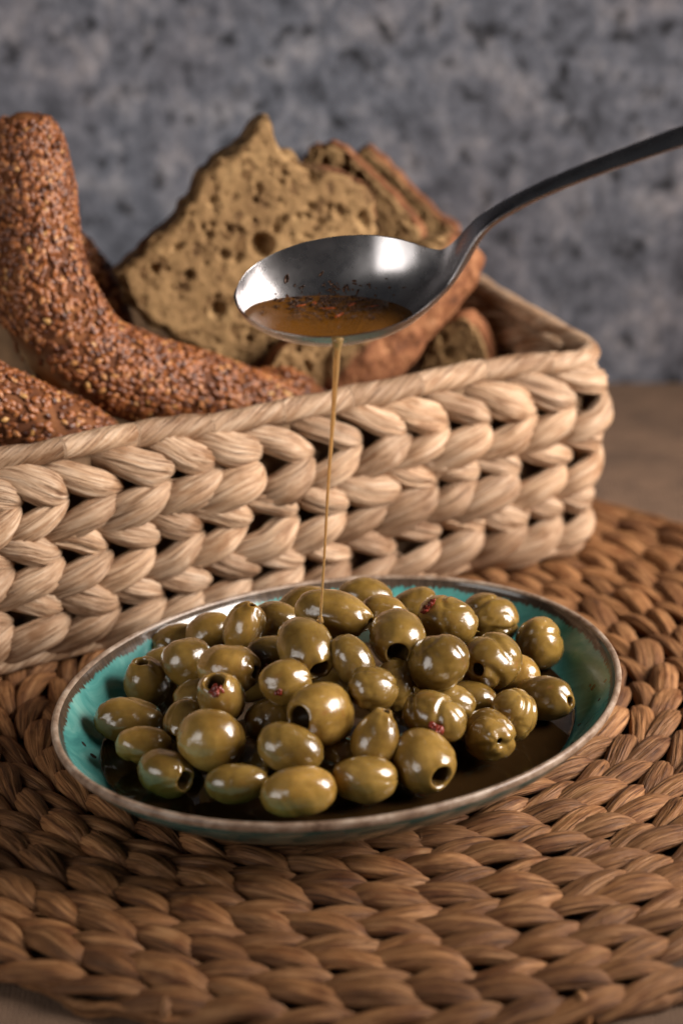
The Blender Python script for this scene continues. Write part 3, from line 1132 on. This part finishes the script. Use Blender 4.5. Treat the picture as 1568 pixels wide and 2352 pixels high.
def spoon_grid(x, nt_=27):
    hw = pchip([-3.5, -3.46, -3.36, -3.1, -2.6, -2, -1, 0, 1, 1.8, 2.5, 3.0, 3.5, 4.0, 4.6, 5.3, 6.5, 9, 12, 16],
               [0.0, .33, .62, 1.06, 1.53, 1.86, 2.18, 2.28, 2.2, 1.96, 1.55, 1.17, .84, .62, .44, .34, .33, .385, .48, .60], x)
    hw = hw * (1 + .06 * np.clip((4.5 - x) / 2, 0, 1))
    hw = hw * np.sqrt(np.clip(1 - (np.clip(x - (XE - .6), 0, .6) / .602) ** 2, 0, 1))
    dp = 1.09 * pchip([-3.5, -3.3, -2.7, -1.6, -.3, 1, 2, 2.8, 3.5, 4.2, 5.0, 16],
               [0, .40, .92, 1.36, 1.52, 1.38, 1.06, .66, .30, .10, -.02, -.05], x)
    zs_ = pchip(HX, HZ, x)
    th_ = pchip([-3.5, 0, 3, 4.5, 6, 12, 16], [.10, .12, .16, .26, .26, .22, .2], x)
    t = np.linspace(-1, 1, nt_)
    t = np.sin(t * math.pi / 2)
    prof_ = (1 - np.abs(t) ** 2.6)
    zt = zs_[:, None] - dp[:, None] * prof_[None]
    yt = hw[:, None] * t[None]
    return yt, zt, th_, t


def spoon_mesh():
    xb = np.concatenate([-3.5 + 3.5 * (1 - np.cos(np.linspace(0, math.pi / 2, 34))), np.linspace(0, XE - .7, 104)[1:], XE - .6 * (1 - np.sin(np.linspace(0, math.pi / 2, 9)))])
    nt_ = 27
    yt, zt, th_, t = spoon_grid(xb, nt_)
    top = sw(xb[:, None] + 0 * yt, yt, zt)
    gx = np.gradient(top, axis=0)
    gt = np.gradient(top, axis=1)
    nrm = np.cross(gx, gt)
    nrm /= np.linalg.norm(nrm, axis=-1, keepdims=True) + 1e-9
    nrm[0] = nrm[1]
    edge = np.clip(1 - np.abs(t) ** 10, 0.30, 1)[None, :, None]
    bot = top - nrm * th_[:, None, None] * edge
    # rounded outer edges
    mid0 = (top[:, :1] + bot[:, :1]) / 2 + (top[:, :1] - top[:, 1:2]) * .25
    mid1 = (top[:, -1:] + bot[:, -1:]) / 2 + (top[:, -1:] - top[:, -2:-1]) * .25
    loop = np.concatenate([top, mid1, bot[:, ::-1], mid0], 1)
    nv = loop.shape[1]
    return xb, loop, nv


def metal_material():
    m, nt, b = new_mat('worn_steel')
    c = coords(nt)
    n1 = noise(nt, mapping(nt, c, (30, 260, 260)), 1.0, 3, 0.6)
    n2 = noise(nt, c, 90, 4, .6)
    b.inputs['Metallic'].default_value = 1.0
    b.inputs['Base Color'].default_value = (0.46, 0.44, 0.445, 1)
    nt.links.new(ramp(nt, n2, [(0.3, 0.22), (0.7, 0.33)]), b.inputs['Roughness'])
    bump(nt, b, n1, 0.04, 0.02)
    return m


M_STEEL = metal_material()
xb, loop, nv = spoon_mesh()
full = make_mesh('tmp', loop.reshape(-1, 3), grid_faces(len(xb), nv), None)
vn = np.empty(len(full.vertices) * 3, np.float32)
full.vertices.foreach_get('normal', vn)
vn = vn.reshape(-1, 3)
bpy.data.meshes.remove(full)
so = sw(0, 0, -1.6)
spoon = thing('spoon', so, 'steel tablespoon tilted over the dish, pouring oil', 'spoon')
cut = int(np.searchsorted(xb, 4.3))
for nm, a_, b_ in (('bowl', 0, cut + 1), ('handle', cut, len(xb))):
    Vp = loop[a_:b_].reshape(-1, 3) - so
    F = grid_faces(b_ - a_, nv)
    me = make_mesh(nm, Vp, F, M_STEEL)
    me.normals_split_custom_set_from_vertices([tuple(v_) for v_ in vn[a_ * nv:b_ * nv]])
    link(nm, me, spoon)

# oil in the spoon: the bowl's hollow cut by a level plane at its near lip
bm = bmesh.new()
xo = -3.5 + 3.5 * (1 - np.cos(np.linspace(.12, math.pi / 2, 30)))
xo = np.concatenate([xo, np.linspace(0, 3.6, 30)[1:]])
yt, zt, th_, t = spoon_grid(xo, 41)
pts = sw(xo[:, None] + 0 * yt, yt, zt + .012)
rows = [[bm.verts.new(tuple(p_)) for p_ in r_] for r_ in pts]
for i in range(len(rows) - 1):
    for j in range(40):
        bm.faces.new((rows[i][j], rows[i][j + 1], rows[i + 1][j + 1], rows[i + 1][j]))
lipz = float(sw(-.15, -2.41, 0)[2])
LEVEL = lipz + 0.15
bmesh.ops.bisect_plane(bm, geom=bm.verts[:] + bm.edges[:] + bm.faces[:], plane_co=(0, 0, LEVEL), plane_no=(0, 0, 1), clear_outer=True)
bed = [e for e in bm.edges if e.is_boundary]
bmesh.ops.triangle_fill(bm, edges=bed, use_beauty=True)
bmesh.ops.recalc_face_normals(bm, faces=bm.faces[:])
for v_ in bm.verts:
    v_.co = (v_.co - __import__('mathutils').Vector(so)) * S
me = bpy.data.meshes.new('spoon_oil')
bm.to_mesh(me)
bm.free()
me.materials.append(oil_material('spoon_oil', (0.85, 0.45, 0.08), 55, 0.32, (0.58, 0.22, 0.025)))
tag(link('spoon_oil', me, None, so), 'amber oil held in the bowl of the steel spoon', 'oil', kind='stuff')

_xg = np.linspace(-3.3, 3.3, 160)
_yt, _zt, _, _ = spoon_grid(_xg, 81)
_WB = sw(_xg[:, None] + 0 * _yt, _yt, _zt).reshape(-1, 3)
_QB = proj(_WB)


def on_bowl(ix, iy):
    return _WB[np.argmin((_QB[:, 0] - ix) ** 2 + (_QB[:, 1] - iy) ** 2)]


# herb and chilli flakes floating on it
M_HERB = plain('dried_herb', (0.075, 0.03, 0.012), 0.6, 500, .7)
Vs, Fs, Ts = [], [], []
r = np.random.RandomState(12)
nvt = 0


def in_pool(w_):
    d_ = w_ - SO
    x_, y_, z_ = np.array([d_ @ SX]), d_ @ SYv, d_ @ SZ
    yt_, zt_, _, t_ = spoon_grid(x_, 81)
    if abs(y_) > yt_.max() * .97:
        return False
    return z_ > np.interp(y_, yt_[0], zt_[0]) + .04


def flake(c, l_, w_, a_, tilt):
    d1 = np.array([math.cos(a_), math.sin(a_), tilt])
    d2 = np.array([-math.sin(a_), math.cos(a_), r.rand() * .6 - .3])
    base = np.array([[-1, 0], [-.4, .8], [.5, .9], [1, .1], [.3, -.8], [-.5, -.9]]) * (1 + .25 * (r.rand(6, 2) - .5))
    lo_ = np.array([c + d1 * l_ * p_[0] + d2 * w_ * p_[1] for p_ in base])
    hi_ = lo_ * 0 + lo_ + np.array([0, 0, .025])
    hi_ += (c + [0, 0, .03] - hi_) * .15
    return np.vstack([lo_, hi_])


FQ = [(k_, (k_ + 1) % 6, 6 + (k_ + 1) % 6, 6 + k_) for k_ in range(6)] + [(0, 1, 2, 3), (0, 3, 4, 5), (9, 8, 7, 6), (11, 10, 9, 6)]
for i in range(190):
    px_ = 770 + r.normal() * 70
    py_ = 682 + abs(r.normal()) * 20
    c = at_z(px_, py_, LEVEL + .01)
    if not in_pool(c):
        continue
    V = flake(c, .05 + .15 * r.rand() ** 2, .025 + .035 * r.rand(), r.rand() * 3.14, (r.rand() - .5) * .3)
    Vs.append(V)
    Fs.append(np.array(FQ) + nvt)
    nvt += len(V)
for i in range(60):
    c = on_bowl(775 + r.normal() * 60, 664 + r.normal() * 12) + SZ * .025
    l_ = .03 + .09 * r.rand() ** 2
    V = flake(c * 0, l_, .02 + .03 * r.rand(), r.rand() * 3.14, 0) @ np.stack([SX, UPV, np.cross(SX, UPV)]) + c
    Vs.append(V)
    Fs.append(np.array(FQ) + nvt)
    nvt += len(V)
tag(link('herb_flakes', make_mesh('herb_flakes', np.concatenate(Vs) - so, np.concatenate(Fs), M_HERB, smooth=False), None, so),
    'dark herb and chilli flakes floating on the oil in the spoon', 'herbs', kind='stuff')
M_CHIL = plain('chilli_flake', (0.45, 0.085, 0.015), 0.35, 500, .5)
CH = [(690, 702, .20, .06, .2), (752, 708, .26, .08, -.3), (806, 700, .24, .07, .5), (722, 696, .18, .07, 1.2), (856, 704, .22, .06, .1), (778, 724, .22, .06, .8)]
CHL = ['red chilli flake nearest the white reflection in the spoon', 'long red chilli flake at the front middle of the spoon oil',
       'red chilli flake right of the middle of the spoon oil', 'short upright chilli flake left of the middle in the spoon',
       'rightmost red chilli flake floating in the spoon', 'chilli flake closest to the pouring lip of the spoon']
for (a_, b_, l_, w_, g_), lb in zip(CH, CHL):
    c = at_z(a_, b_, LEVEL + .02)
    tag(link('chilli_flake', make_mesh('chilli_flake', flake(c, l_, w_, g_, .1) - c, FQ, M_CHIL, smooth=False), None, c), lb, 'chilli flake', 'chilli flakes in the spoon')


for (ix, iy, l_, w_, g_, lb) in ((660, 642, .19, .10, 1.2, 'dark curled herb flake stuck on the bright left side of the spoon bowl'),
                                 (738, 628, .14, .05, .7, 'small herb flake stuck high inside the middle of the spoon bowl')):
    c = on_bowl(ix, iy) + SZ * .04
    V = flake(c * 0, l_, w_, g_, 0)
    B3 = np.stack([SX, UPV, np.cross(SX, UPV)])
    V = V @ B3
    tag(link('herb_flake', make_mesh('herb_flake', V, FQ, M_HERB, smooth=False), None, c), lb, 'herb flake')

# ---------------------------------------------------------------- falling stream of oil
m_st, nt, b = new_mat('falling_oil')
b.inputs['Base Color'].default_value = (0.88, 0.56, 0.22, 1)
b.inputs['Transmission Weight'].default_value = 0.75
b.inputs['Roughness'].default_value = 0.06
b.inputs['IOR'].default_value = 1.4
lip = sw(-.22, -2.43, -.03)
end = OPOS[13] + np.array([.45, .25, 1.0]) * ORAD[13] * .80
q0 = proj(lip)
end_t = CAM + (at_z(735, 1428, 5) - CAM) / np.linalg.norm(at_z(735, 1428, 5) - CAM) * np.linalg.norm(end - CAM)
u = np.linspace(0, 1, 70)
path = lip[None] * (1 - u[:, None]) + end_t[None] * u[:, None]
path[:, 0] += .05 * np.sin(u * 9) * u * (1 - u)
path[:, :2] -= (1 - u[:, None]) ** 14 * np.array([[0.0, -0.10]])
rd = pchip([0, .02, .06, .2, .5, .8, .97, 1], [.22, .17, .12, .085, .055, .042, .046, .13], u)
rd *= 1 + .06 * np.sin(u * 70)
V, F, T, *_ = tube(path, rd, 16)
tag(link('oil_stream', make_mesh('oil_stream', V - end_t, F, m_st, tris=T), None, end_t), 'thin golden thread of oil falling from the spoon onto an olive', 'oil stream')


# ---------------------------------------------------------------- bread
def crumb_material():
    m, nt, b = new_mat('brown_crumb')
    c = coords(nt)
    n1 = noise(nt, c, 55, 4, .6)
    n2 = noise(nt, c, 330, 4, .65)
    col = ramp(nt, n1, [(0.3, (0.18, 0.100, 0.04)), (0.55, (0.30, 0.18, 0.078)), (0.75, (0.41, 0.265, 0.122))])
    col = mix(nt, .7, col, ramp(nt, n2, [(0.3, (0.62, 0.58, 0.5)), (0.6, (1.08, 1.06, 1.02))]), 'MULTIPLY')
    pv = nd(nt, 'ShaderNodeTexVoronoi', feature='F1', inputs={'Scale': 165.0, 'Randomness': 1.0})
    nt.links.new(c, pv.inputs['Vector'])
    pn = noise(nt, c, 150, 2, .5)
    pore = ramp(nt, math_n(nt, 'SUBTRACT', pv.outputs['Distance'], math_n(nt, 'MULTIPLY', math_n(nt, 'SUBTRACT', pn, .42), 1.5)), [(0.10, 0.0), (0.24, 1.0)])
    col = mix(nt, 1.0, col, mix(nt, pore, (0.58, 0.52, 0.45), (1, 1, 1)), 'MULTIPLY')
    cr = attr(nt, 'crust', 'Fac')
    e = math_n(nt, 'ADD', cr, math_n(nt, 'MULTIPLY', math_n(nt, 'SUBTRACT', n1, .5), .8))
    crust = ramp(nt, noise(nt, c, 120, 5, .72), [(0.28, (0.055, 0.018, 0.007)), (0.5, (0.19, 0.068, 0.025)), (0.64, (0.30, 0.13, 0.055)), (0.76, (0.45, 0.27, 0.155))])
    col = mix(nt, ramp(nt, e, [(0.35, 0.0), (0.65, 1.0)]), col, crust)
    nt.links.new(col, b.inputs['Base Color'])
    b.inputs['Roughness'].default_value = 0.8
    b.inputs['Specular IOR Level'].default_value = 0.3
    bump(nt, b, math_n(nt, 'ADD', math_n(nt, 'ADD', n2, n1), math_n(nt, 'MULTIPLY', pore, .8)), 0.7, 0.12)
    return m


M_CRUMB = crumb_material()


def bread_slice(name, pts, Y0, tiltx, turn, thick, seed, label, pores=90, center=None, crust_edge=0.10, pore_list=()):
    """outline in frame units at mean depth Y0; the slice leans and turns about its centre"""
    O = np.array([at_y(x_, y_, Y0) for x_, y_ in pts])
    c = O.mean(0) if center is None else at_y(*center, Y0)
    loc2 = np.stack([O[:, 0] - c[0], O[:, 2] - c[2]], 1)
    loc2 = catmull(np.vstack([loc2, loc2[:1]]), 221)[:-1]
    no = waves(seed, 12, .35, dim=2)
    rr_ = np.linalg.norm(loc2, axis=1, keepdims=True)
    loc2 = loc2 * (1 + .018 * no(loc2)[:, None] + .012 * no(loc2 * 3.1)[:, None])
    n, K = len(loc2), 56
    ks = np.linspace(0.003, 1, K)
    G = loc2[None] * ks[:, None, None]
    hgt = .025 * waves(seed + 1, 14, .45, dim=2)(G) + .014 * waves(seed + 2, 14, 1.3, dim=2)(G)
    r_ = np.random.RandomState(seed)
    lst = []
    for k_ in range(pores):
        i = r_.randint(n)
        f_ = math.sqrt(r_.rand()) * .93
        lst.append((loc2[i] * f_, .07 + .16 * r_.rand() ** 4, .6 + .8 * r_.rand(), r_.rand() * 3.14))
    for (px_, py_, sz) in pore_list:
        w_ = at_y(px_, py_, Y0)
        lst.append((np.array([w_[0] - c[0], w_[2] - c[2]]), sz, 1.0, .6))
    pit = np.zeros(G.shape[:2])
    for ctr, pr, asp, an_ in lst:
        d = G - ctr
        a_ = d[..., 0] * math.cos(an_) + d[..., 1] * math.sin(an_)
        b_ = (-d[..., 0] * math.sin(an_) + d[..., 1] * math.cos(an_)) * asp
        q_ = (a_ * a_ + b_ * b_) / (pr * pr)
        pit = np.minimum(pit, -min(pr * 1.6, thick * .6) * np.clip(1.25 - q_, 0, 1) ** .6)
    dep = hgt + pit - .30 * np.clip((ks - .93) / .07, 0, 1)[:, None] ** 2
    front = np.stack([G[..., 0], -dep - thick / 2, G[..., 1]], -1)
    side = []
    sn = waves(seed + 9, 14, .7)
    for q_ in np.linspace(.08, .92, 9):
        bul = 1 - .012 + .012 * math.sin(q_ * math.pi)
        sd = np.stack([loc2[:, 0] * bul, np.full(n, (q_ - .5) * thick), loc2[:, 1] * bul], -1)
        sd += (sd / (np.linalg.norm(sd, axis=1)[:, None] + 1e-6)) * (.06 * sn(sd))[:, None]
        side.append(sd)
    kb = np.linspace(1, .01, 12)
    back = np.stack([loc2[None, :, 0] * kb[:, None], np.full((12, n), thick / 2) + .05, loc2[None, :, 1] * kb[:, None]], -1)
    V = np.concatenate([front.reshape(-1, 3), np.concatenate(side), back.reshape(-1, 3)])
    dirn = loc2 / (np.linalg.norm(loc2, axis=1)[:, None] + 1e-6)
    side_cr = np.clip((dirn @ np.array([.80, -.60]) + .25) * 2.2, .22, 1) if seed == 11 else np.ones(n)
    cr = np.concatenate([(np.clip((ks - (1 - crust_edge)) / crust_edge, 0, 1)[:, None] ** 2 * side_cr[None]).ravel(), np.tile(side_cr, 9), np.repeat(np.clip((kb - .9) * 10, 0, 1), n)])
    nr = K + 9 + 12
    a_, b_ = tiltx, turn
    Rx = np.array([[1, 0, 0], [0, math.cos(a_), -math.sin(a_)], [0, math.sin(a_), math.cos(a_)]])
    Rz = np.array([[math.cos(b_), -math.sin(b_), 0], [math.sin(b_), math.cos(b_), 0], [0, 0, 1]])
    V = V @ (Rz @ Rx).T
    o = link(name, make_mesh(name, V, grid_faces(nr, n)[:, ::-1], M_CRUMB, {'crust': cr}), None, c)
    return tag(o, label, 'bread', 'bread slices in the basket')


bread_slice('bread_slice', [(268, 605), (330, 548), (395, 492), (440, 432), (500, 365), (560, 318), (598, 287), (622, 286), (636, 330), (690, 378), (765, 408), (832, 440),
                            (868, 478), (862, 540), (835, 640), (770, 740), (690, 815), (610, 842), (545, 838), (485, 805), (420, 772), (335, 718), (280, 665)],
            24.0, math.radians(-8), math.radians(10), 2.0, 11, 'large front bread slice with holed tan crumb and a pointed top corner', 110, (600, 580), .05,
            [(595, 555, .48), (508, 572, .22), (425, 612, .22), (590, 435, .16), (490, 690, .3), (710, 475, .18), (680, 495, .15), (650, 400, .16), (545, 520, .16), (480, 505, .15), (560, 760, .2), (400, 550, .18)])
bread_slice('bread_slice', [(688, 372), (708, 342), (762, 334), (812, 366), (872, 418), (930, 470), (982, 532), (968, 600), (930, 690), (820, 720), (740, 640), (700, 500)],
            28.0, math.radians(-8), math.radians(-10), 1.2, 22, 'middle bread slice peeking out behind the large front one', 70, (830, 540), .08)
bread_slice('bread_slice', [(806, 362), (832, 344), (886, 374), (942, 432), (1000, 488), (1046, 516), (1050, 600), (1010, 700), (900, 720), (840, 600), (815, 450)],
            31.0, math.radians(-8), math.radians(-12), 1.1, 33, 'rearmost bread slice, only its browned top edge showing', 60, (925, 555), .12)
bread_slice('bread_slice', [(965, 870), (985, 800), (1020, 745), (1070, 725), (1115, 765), (1132, 815), (1120, 880), (1090, 960), (980, 960)],
            23.5, math.radians(-6), math.radians(-16), 1.5, 44, 'greyish bread slice low at the right end of the basket', 50, (1050, 850), .10)
bread_slice('bread_slice', [(600, 880), (640, 800), (700, 770), (780, 790), (850, 850), (880, 930), (860, 1010), (640, 1010), (600, 950)],
            21.5, math.radians(-14), math.radians(6), 1.6, 55, 'dark holed bread piece low in the basket below the spoon', 60, (740, 900), .12)


def crust_chunk(name, a_px, b_px, Y0, Y1, ru, rv, seed, label):
    """a thick heel of bread, crust outwards, running between two points"""
    a_, b_ = at_y(*a_px, Y0), at_y(*b_px, Y1)
    c = (a_ + b_) / 2
    ex = (b_ - a_)
    L = np.linalg.norm(ex) / 2
    ex /= 2 * L
    ey = np.array([0, 1.0, 0.25])
    ey -= ex * (ex @ ey)
    ey /= np.linalg.norm(ey)
    ez = np.cross(ex, ey)
    nu, nv_ = 90, 110
    t_ = np.linspace(.02, math.pi - .02, nu)
    v_ = np.arange(nv_) / nv_ * 2 * math.pi
    x = -np.cos(t_)
    prof_ = np.sin(t_) ** .62
    cx_, sx_ = np.cos(v_), np.sin(v_)
    sq = lambda q: np.sign(q) * np.abs(q) ** .75
    P = np.stack(np.broadcast_arrays(x[:, None] * L, prof_[:, None] * sq(cx_)[None] * rv, prof_[:, None] * sq(sx_)[None] * ru), -1)
    P = P + np.array([0, 0, 1.0]) * (.45 * (1 - x ** 2))[:, None, None]
    d = P / (np.linalg.norm(P, axis=-1, keepdims=True) + 1e-6)
    P = P + d * (.10 * waves(seed, 14, .22)(P) + .05 * waves(seed + 1, 16, .7)(P) + .03 * waves(seed + 2, 16, 1.8)(P))[..., None]
    W = P.reshape(-1, 3) @ np.stack([ex, ey, ez])
    cr = np.clip(.9 - .9 * np.clip(P[..., 2] / ru - .55, 0, 1) * 2, 0, 1).ravel()
    o = link(name, make_mesh(name, W, grid_faces(nu, nv_), M_CRUMB, {'crust': cr}), None, c)
    return tag(o, label, 'bread', 'bread slices in the basket')


crust_chunk('bread_heel', (770, 935), (1085, 560), 21.2, 24.5, 1.75, 1.3, 66, 'thick bread heel with rough reddish crust, slanting up right of the oil stream')


# ---------------------------------------------------------------- sesame rings
def simit_material():
    m, nt, b = new_mat('baked_dough')
    c = coords(nt)
    n1 = noise(nt, c, 60, 5, .6)
    col = ramp(nt, n1, [(0.3, (0.055, 0.017, 0.006)), (0.5, (0.11, 0.036, 0.012)), (0.72, (0.26, 0.10, 0.033))])
    col = mix(nt, attr(nt, 'bare', 'Fac'), col, (0.55, 0.36, 0.19))
    nt.links.new(col, b.inputs['Base Color'])
    b.inputs['Roughness'].default_value = 0.75
    b.inputs['Specular IOR Level'].default_value = 0.2
    bump(nt, b, n1, .5, .1)
    return m


def seed_material():
    m, nt, b = new_mat('toasted_sesame')
    c = attr(nt, 'tone', 'Fac')
    oi = nd(nt, 'ShaderNodeObjectInfo').outputs['Random']
    k_ = math_n(nt, 'FRACT', math_n(nt, 'ADD', c, oi))
    col = ramp(nt, k_, [(0.0, (0.06, 0.015, 0.005)), (0.35, (0.17, 0.050, 0.013)), (0.85, (0.31, 0.105, 0.030)), (0.97, (0.40, 0.17, 0.055)), (1.0, (0.46, 0.26, 0.08))])
    nt.links.new(col, b.inputs['Base Color'])
    b.inputs['Roughness'].default_value = 0.42
    return m


M_SIMIT, M_SEED = simit_material(), seed_material()


def seed_template():
    nu, nv_ = 7, 8
    u_ = np.linspace(0, 1, nu)
    w_ = np.array([.15, .55, .88, 1.0, .86, .5, .1])
    v_ = np.arange(nv_) / nv_ * 2 * math.pi
    V = np.stack(np.broadcast_arrays((u_[:, None] - .5) * .37, w_[:, None] * np.cos(v_)[None] * .115, w_[:, None] * np.sin(v_)[None] * .06), -1).reshape(-1, 3)
    return V, grid_faces(nu, nv_)


SDV, SDF = seed_template()
seed_mes = []


def simit(px, Ys, radpx, seed, label, parts, density, cov):
    pts = np.array([at_y(x_, y_, Y_) for (x_, y_), Y_ in zip(px, Ys)])
    rad_ = np.array([r_ / (FPX / proj(p_)[2]) for r_, p_ in zip(radpx, pts)])
    n, nv_ = 150, 48
    C4 = catmull(np.concatenate([pts, rad_[:, None]], 1), n)
    path, r0 = C4[:, :3], C4[:, 3]
    u_ = np.linspace(0, 1, n)
    endc = np.clip(np.minimum(u_, 1 - u_) * 13, 0.02, 1)
    if seed == 41:
        endc = np.minimum(endc, np.clip(u_ * 8.5, .02, 1))
    r0 = r0 * np.sqrt(1 - (1 - endc) ** 2)
    V0, F, T, arc, va, off = tube(path, r0, nv_)
    P = path[:, None] + off * r0[:, None, None]
    lump = .10 * waves(seed, 14, .14)(P) + .04 * waves(seed + 1, 14, .5)(P)
    lump += -.14 * np.exp(-(np.sin(va[None] - arc[:, None] * .35) / .16) ** 2) * .5
    R = r0[:, None] * (1 + lump * .5)
    V0, F, T, arc, va, off = tube(path, R, nv_)
    o0 = path[np.argmin(path[:, 2])] - [0, 0, r0.max()]
    root = thing('sesame_ring', o0, label, 'bread', 'sesame bread rings in the basket')
    q_ = proj(V0)
    Ld = q_[:, 0] * .648 - (q_[:, 1] - 799) * .762 + 9 * waves(seed + 20, 10, .5)(V0)
    bare_at = np.exp(-((Ld - 14) / 20) ** 2) * (q_[:, 0] < 300) * np.clip((q_[:, 1] - 760) / 40, 0, 1) if seed == 41 else np.zeros(len(V0))
    link('crust', make_mesh('crust', V0 - o0, F, M_SIMIT, {'bare': bare_at}, tris=T), root)
    # sesame
    rs = np.random.RandomState(seed + 3)
    Lt = arc[-1]
    N = int(density * Lt * r0.mean() * 2 * math.pi)
    bare = waves(seed + 8, 10, .16)
    big, smal = [], []
    for k_ in range(N):
        i = rs.randint(3, n - 3)
        j = rs.randint(nv_)
        p_ = P[i, j] + off[i, j] * (R[i, j] - r0[i])
        nrm = off[i, j]
        if cov(p_, bare(p_), rs.rand()):
            continue
        t1 = path[i + 1] - path[i - 1]
        t1 /= np.linalg.norm(t1)
        t2 = np.cross(nrm, t1)
        ph = rs.normal() * .7
        a_ = math.cos(ph) * t1 + math.sin(ph) * t2
        a_ = a_ + nrm * rs.normal() * .28
        a_ /= np.linalg.norm(a_)
        b_ = np.cross(nrm, a_)
        b_ /= np.linalg.norm(b_)
        c_ = np.cross(a_, b_)
        s_ = .80 + .35 * rs.rand()
        jit = path[i] * 0 + t1 * (rs.rand() - .5) * Lt / n + t2 * (rs.rand() - .5) * .2
        M3 = np.stack([a_, b_, c_]) * s_
        ctr = p_ + jit + nrm * (.03 + .05 * rs.rand())
        q_ = proj(ctr)
        tow = (CAM - ctr) / np.linalg.norm(CAM - ctr)
        vis = nrm @ tow
        ok = vis > .1 and -10 < q_[0] < 1580 and q_[1] < 1040 - .19 * q_[0]
        (big if ok else smal).append((vis, ctr, M3, rs.rand()))
    big.sort(key=lambda e: -e[0])
    rs.shuffle(smal)
    if not seed_mes:
        seed_mes.append(make_mesh('sesame_seed', SDV, SDF, M_SEED, {'tone': np.zeros(len(SDV))}))
    pick = big[:parts]
    from mathutils import Matrix as Mx
    for vis, ctr, M3, tn in pick:
        o_ = bpy.data.objects.new('sesame_seed', seed_mes[0])
        COL.objects.link(o_)
        o_.parent = root
        m4 = np.eye(4)
        m4[:3, :3] = M3.T
        m4[:3, 3] = (ctr - o0) * S
        o_.matrix_local = Mx(m4.tolist())
    rest = big[parts:] + smal
    if rest:
        Vv = np.concatenate([SDV @ e[2] + e[1] for e in rest]) - o0
        Fv = np.concatenate([SDF + k_ * len(SDV) for k_ in range(len(rest))])
        tn = np.concatenate([np.full(len(SDV), e[3]) for e in rest])
        tag(link('sesame_seeds', make_mesh('sesame_seeds', Vv, Fv, M_SEED, {'tone': tn}), root), kind='stuff')


def cov_main(p_, b_, rnd):
    # the lower left flank where the dough split is almost bare
    q_ = proj(p_)
    d = q_[0] * .648 - (q_[1] - 799) * .762
    if q_[0] < 300 and q_[1] > 740 and d < 48:
        return rnd < .93
    return b_ > 1.8 and rnd < .4


simit([(56, 258), (64, 380), (76, 500), (95, 650), (188, 812), (300, 862), (415, 890), (560, 928), (690, 962)],
      [19.5, 19.2, 18.6, 17.6, 16.9, 17.2, 17.8, 18.6, 19.6], [90, 100, 101, 107, 108, 100, 92, 82, 66], 41,
      'tall sesame-crusted bread ring standing at the left of the basket', 300, 31, cov_main)
simit([(-120, 880), (-20, 930), (80, 975), (180, 1010), (260, 1050)], [12.6, 13.0, 13.4, 14.0, 15.0], [88, 90, 90, 84, 60], 52,
      'shaded sesame bread ring lying low behind the left rim of the basket', 90, 22, lambda p_, b_, r_: r_ < .1)
simit([(110, 560), (170, 610), (215, 660), (250, 740), (260, 840)], [25, 25, 25, 25, 25], [60, 62, 60, 60, 58], 63,
      'dark sesame bread piece between the tall ring and the large slice', 60, 20, lambda p_, b_, r_: r_ < .1)
simit([(580, 905), (640, 905), (700, 935), (740, 1000)], [20.3, 20.2, 20.2, 20.4], [52, 58, 56, 50], 74,
      'short sesame bread end beside the foot of the tall ring', 80, 24, lambda p_, b_, r_: r_ < .1)


# ---------------------------------------------------------------- loose fibres and a stray speck
def loose_fibre(parent, origin, p0, d0, nrm, length, seed, mat):
    r_ = np.random.RandomState(seed)
    d0 = d0 / np.linalg.norm(d0)
    side_ = np.cross(nrm, d0)
    pts = [p0, p0 + d0 * length * .35 + nrm * .06 * length, p0 + d0 * length * .7 + nrm * (.10 + .15 * r_.rand()) * length + side_ * (r_.rand() - .5) * .3 * length,
           p0 + d0 * length + nrm * (.05 + .35 * r_.rand()) * length + side_ * (r_.rand() - .5) * .8 * length]
    V, F, T, arc, va, off = tube(catmull(pts, 12), np.linspace(.030, .008, 12), 5)
    fib = np.zeros((len(V), 3))
    fib[:, 2] = 600 + seed
    fib[:60, 0] = np.repeat(arc, 5)
    link('loose_fibre', make_mesh('loose_fibre', V - p0, F, mat, {'fib': fib}, tris=T), parent, p0 - origin)


rf = np.random.RandomState(88)
for i in range(26):
    s_ = 14 + rf.rand() * (s_corner - 14)
    z_ = 1.0 + 7.2 * rf.rand()
    p0 = basket_map(np.array([s_]), np.array([z_]), np.array([.30]))[0]
    p1 = basket_map(np.array([s_ + .3]), np.array([z_ + (rf.rand() - .5) * .5]), np.array([.32]))[0]
    loose_fibre(basket, bo, p0, p1 - p0, np.array([EY[0] * -1, EY[1] * -1, 0.1]), .4 + .8 * rf.rand(), i, M_BASKET)
for i in range(40):
    a_ = rf.rand() * 6.283
    rr_ = MAT_R * math.sqrt(.25 + .74 * rf.rand())
    p0 = np.array([MC[0] + rr_ * math.cos(a_), MC[1] + rr_ * math.sin(a_), -.12])
    d0 = np.array([-math.sin(a_) + (rf.rand() - .5), math.cos(a_) + (rf.rand() - .5), .05])
    loose_fibre(mat_root, org, p0, d0, np.array([0, 0, 1.0]), .4 + .9 * rf.rand(), 100 + i, M_MAT)
c = at_z(1288, 1850, .12)
tag(link('chilli_speck', make_mesh('chilli_speck', flake(c * 0, .09, .06, .6, .1), FQ, M_CHIL, smooth=False), None, c), 'tiny orange chilli speck fallen on the placemat right of the dish', 'chilli flake')
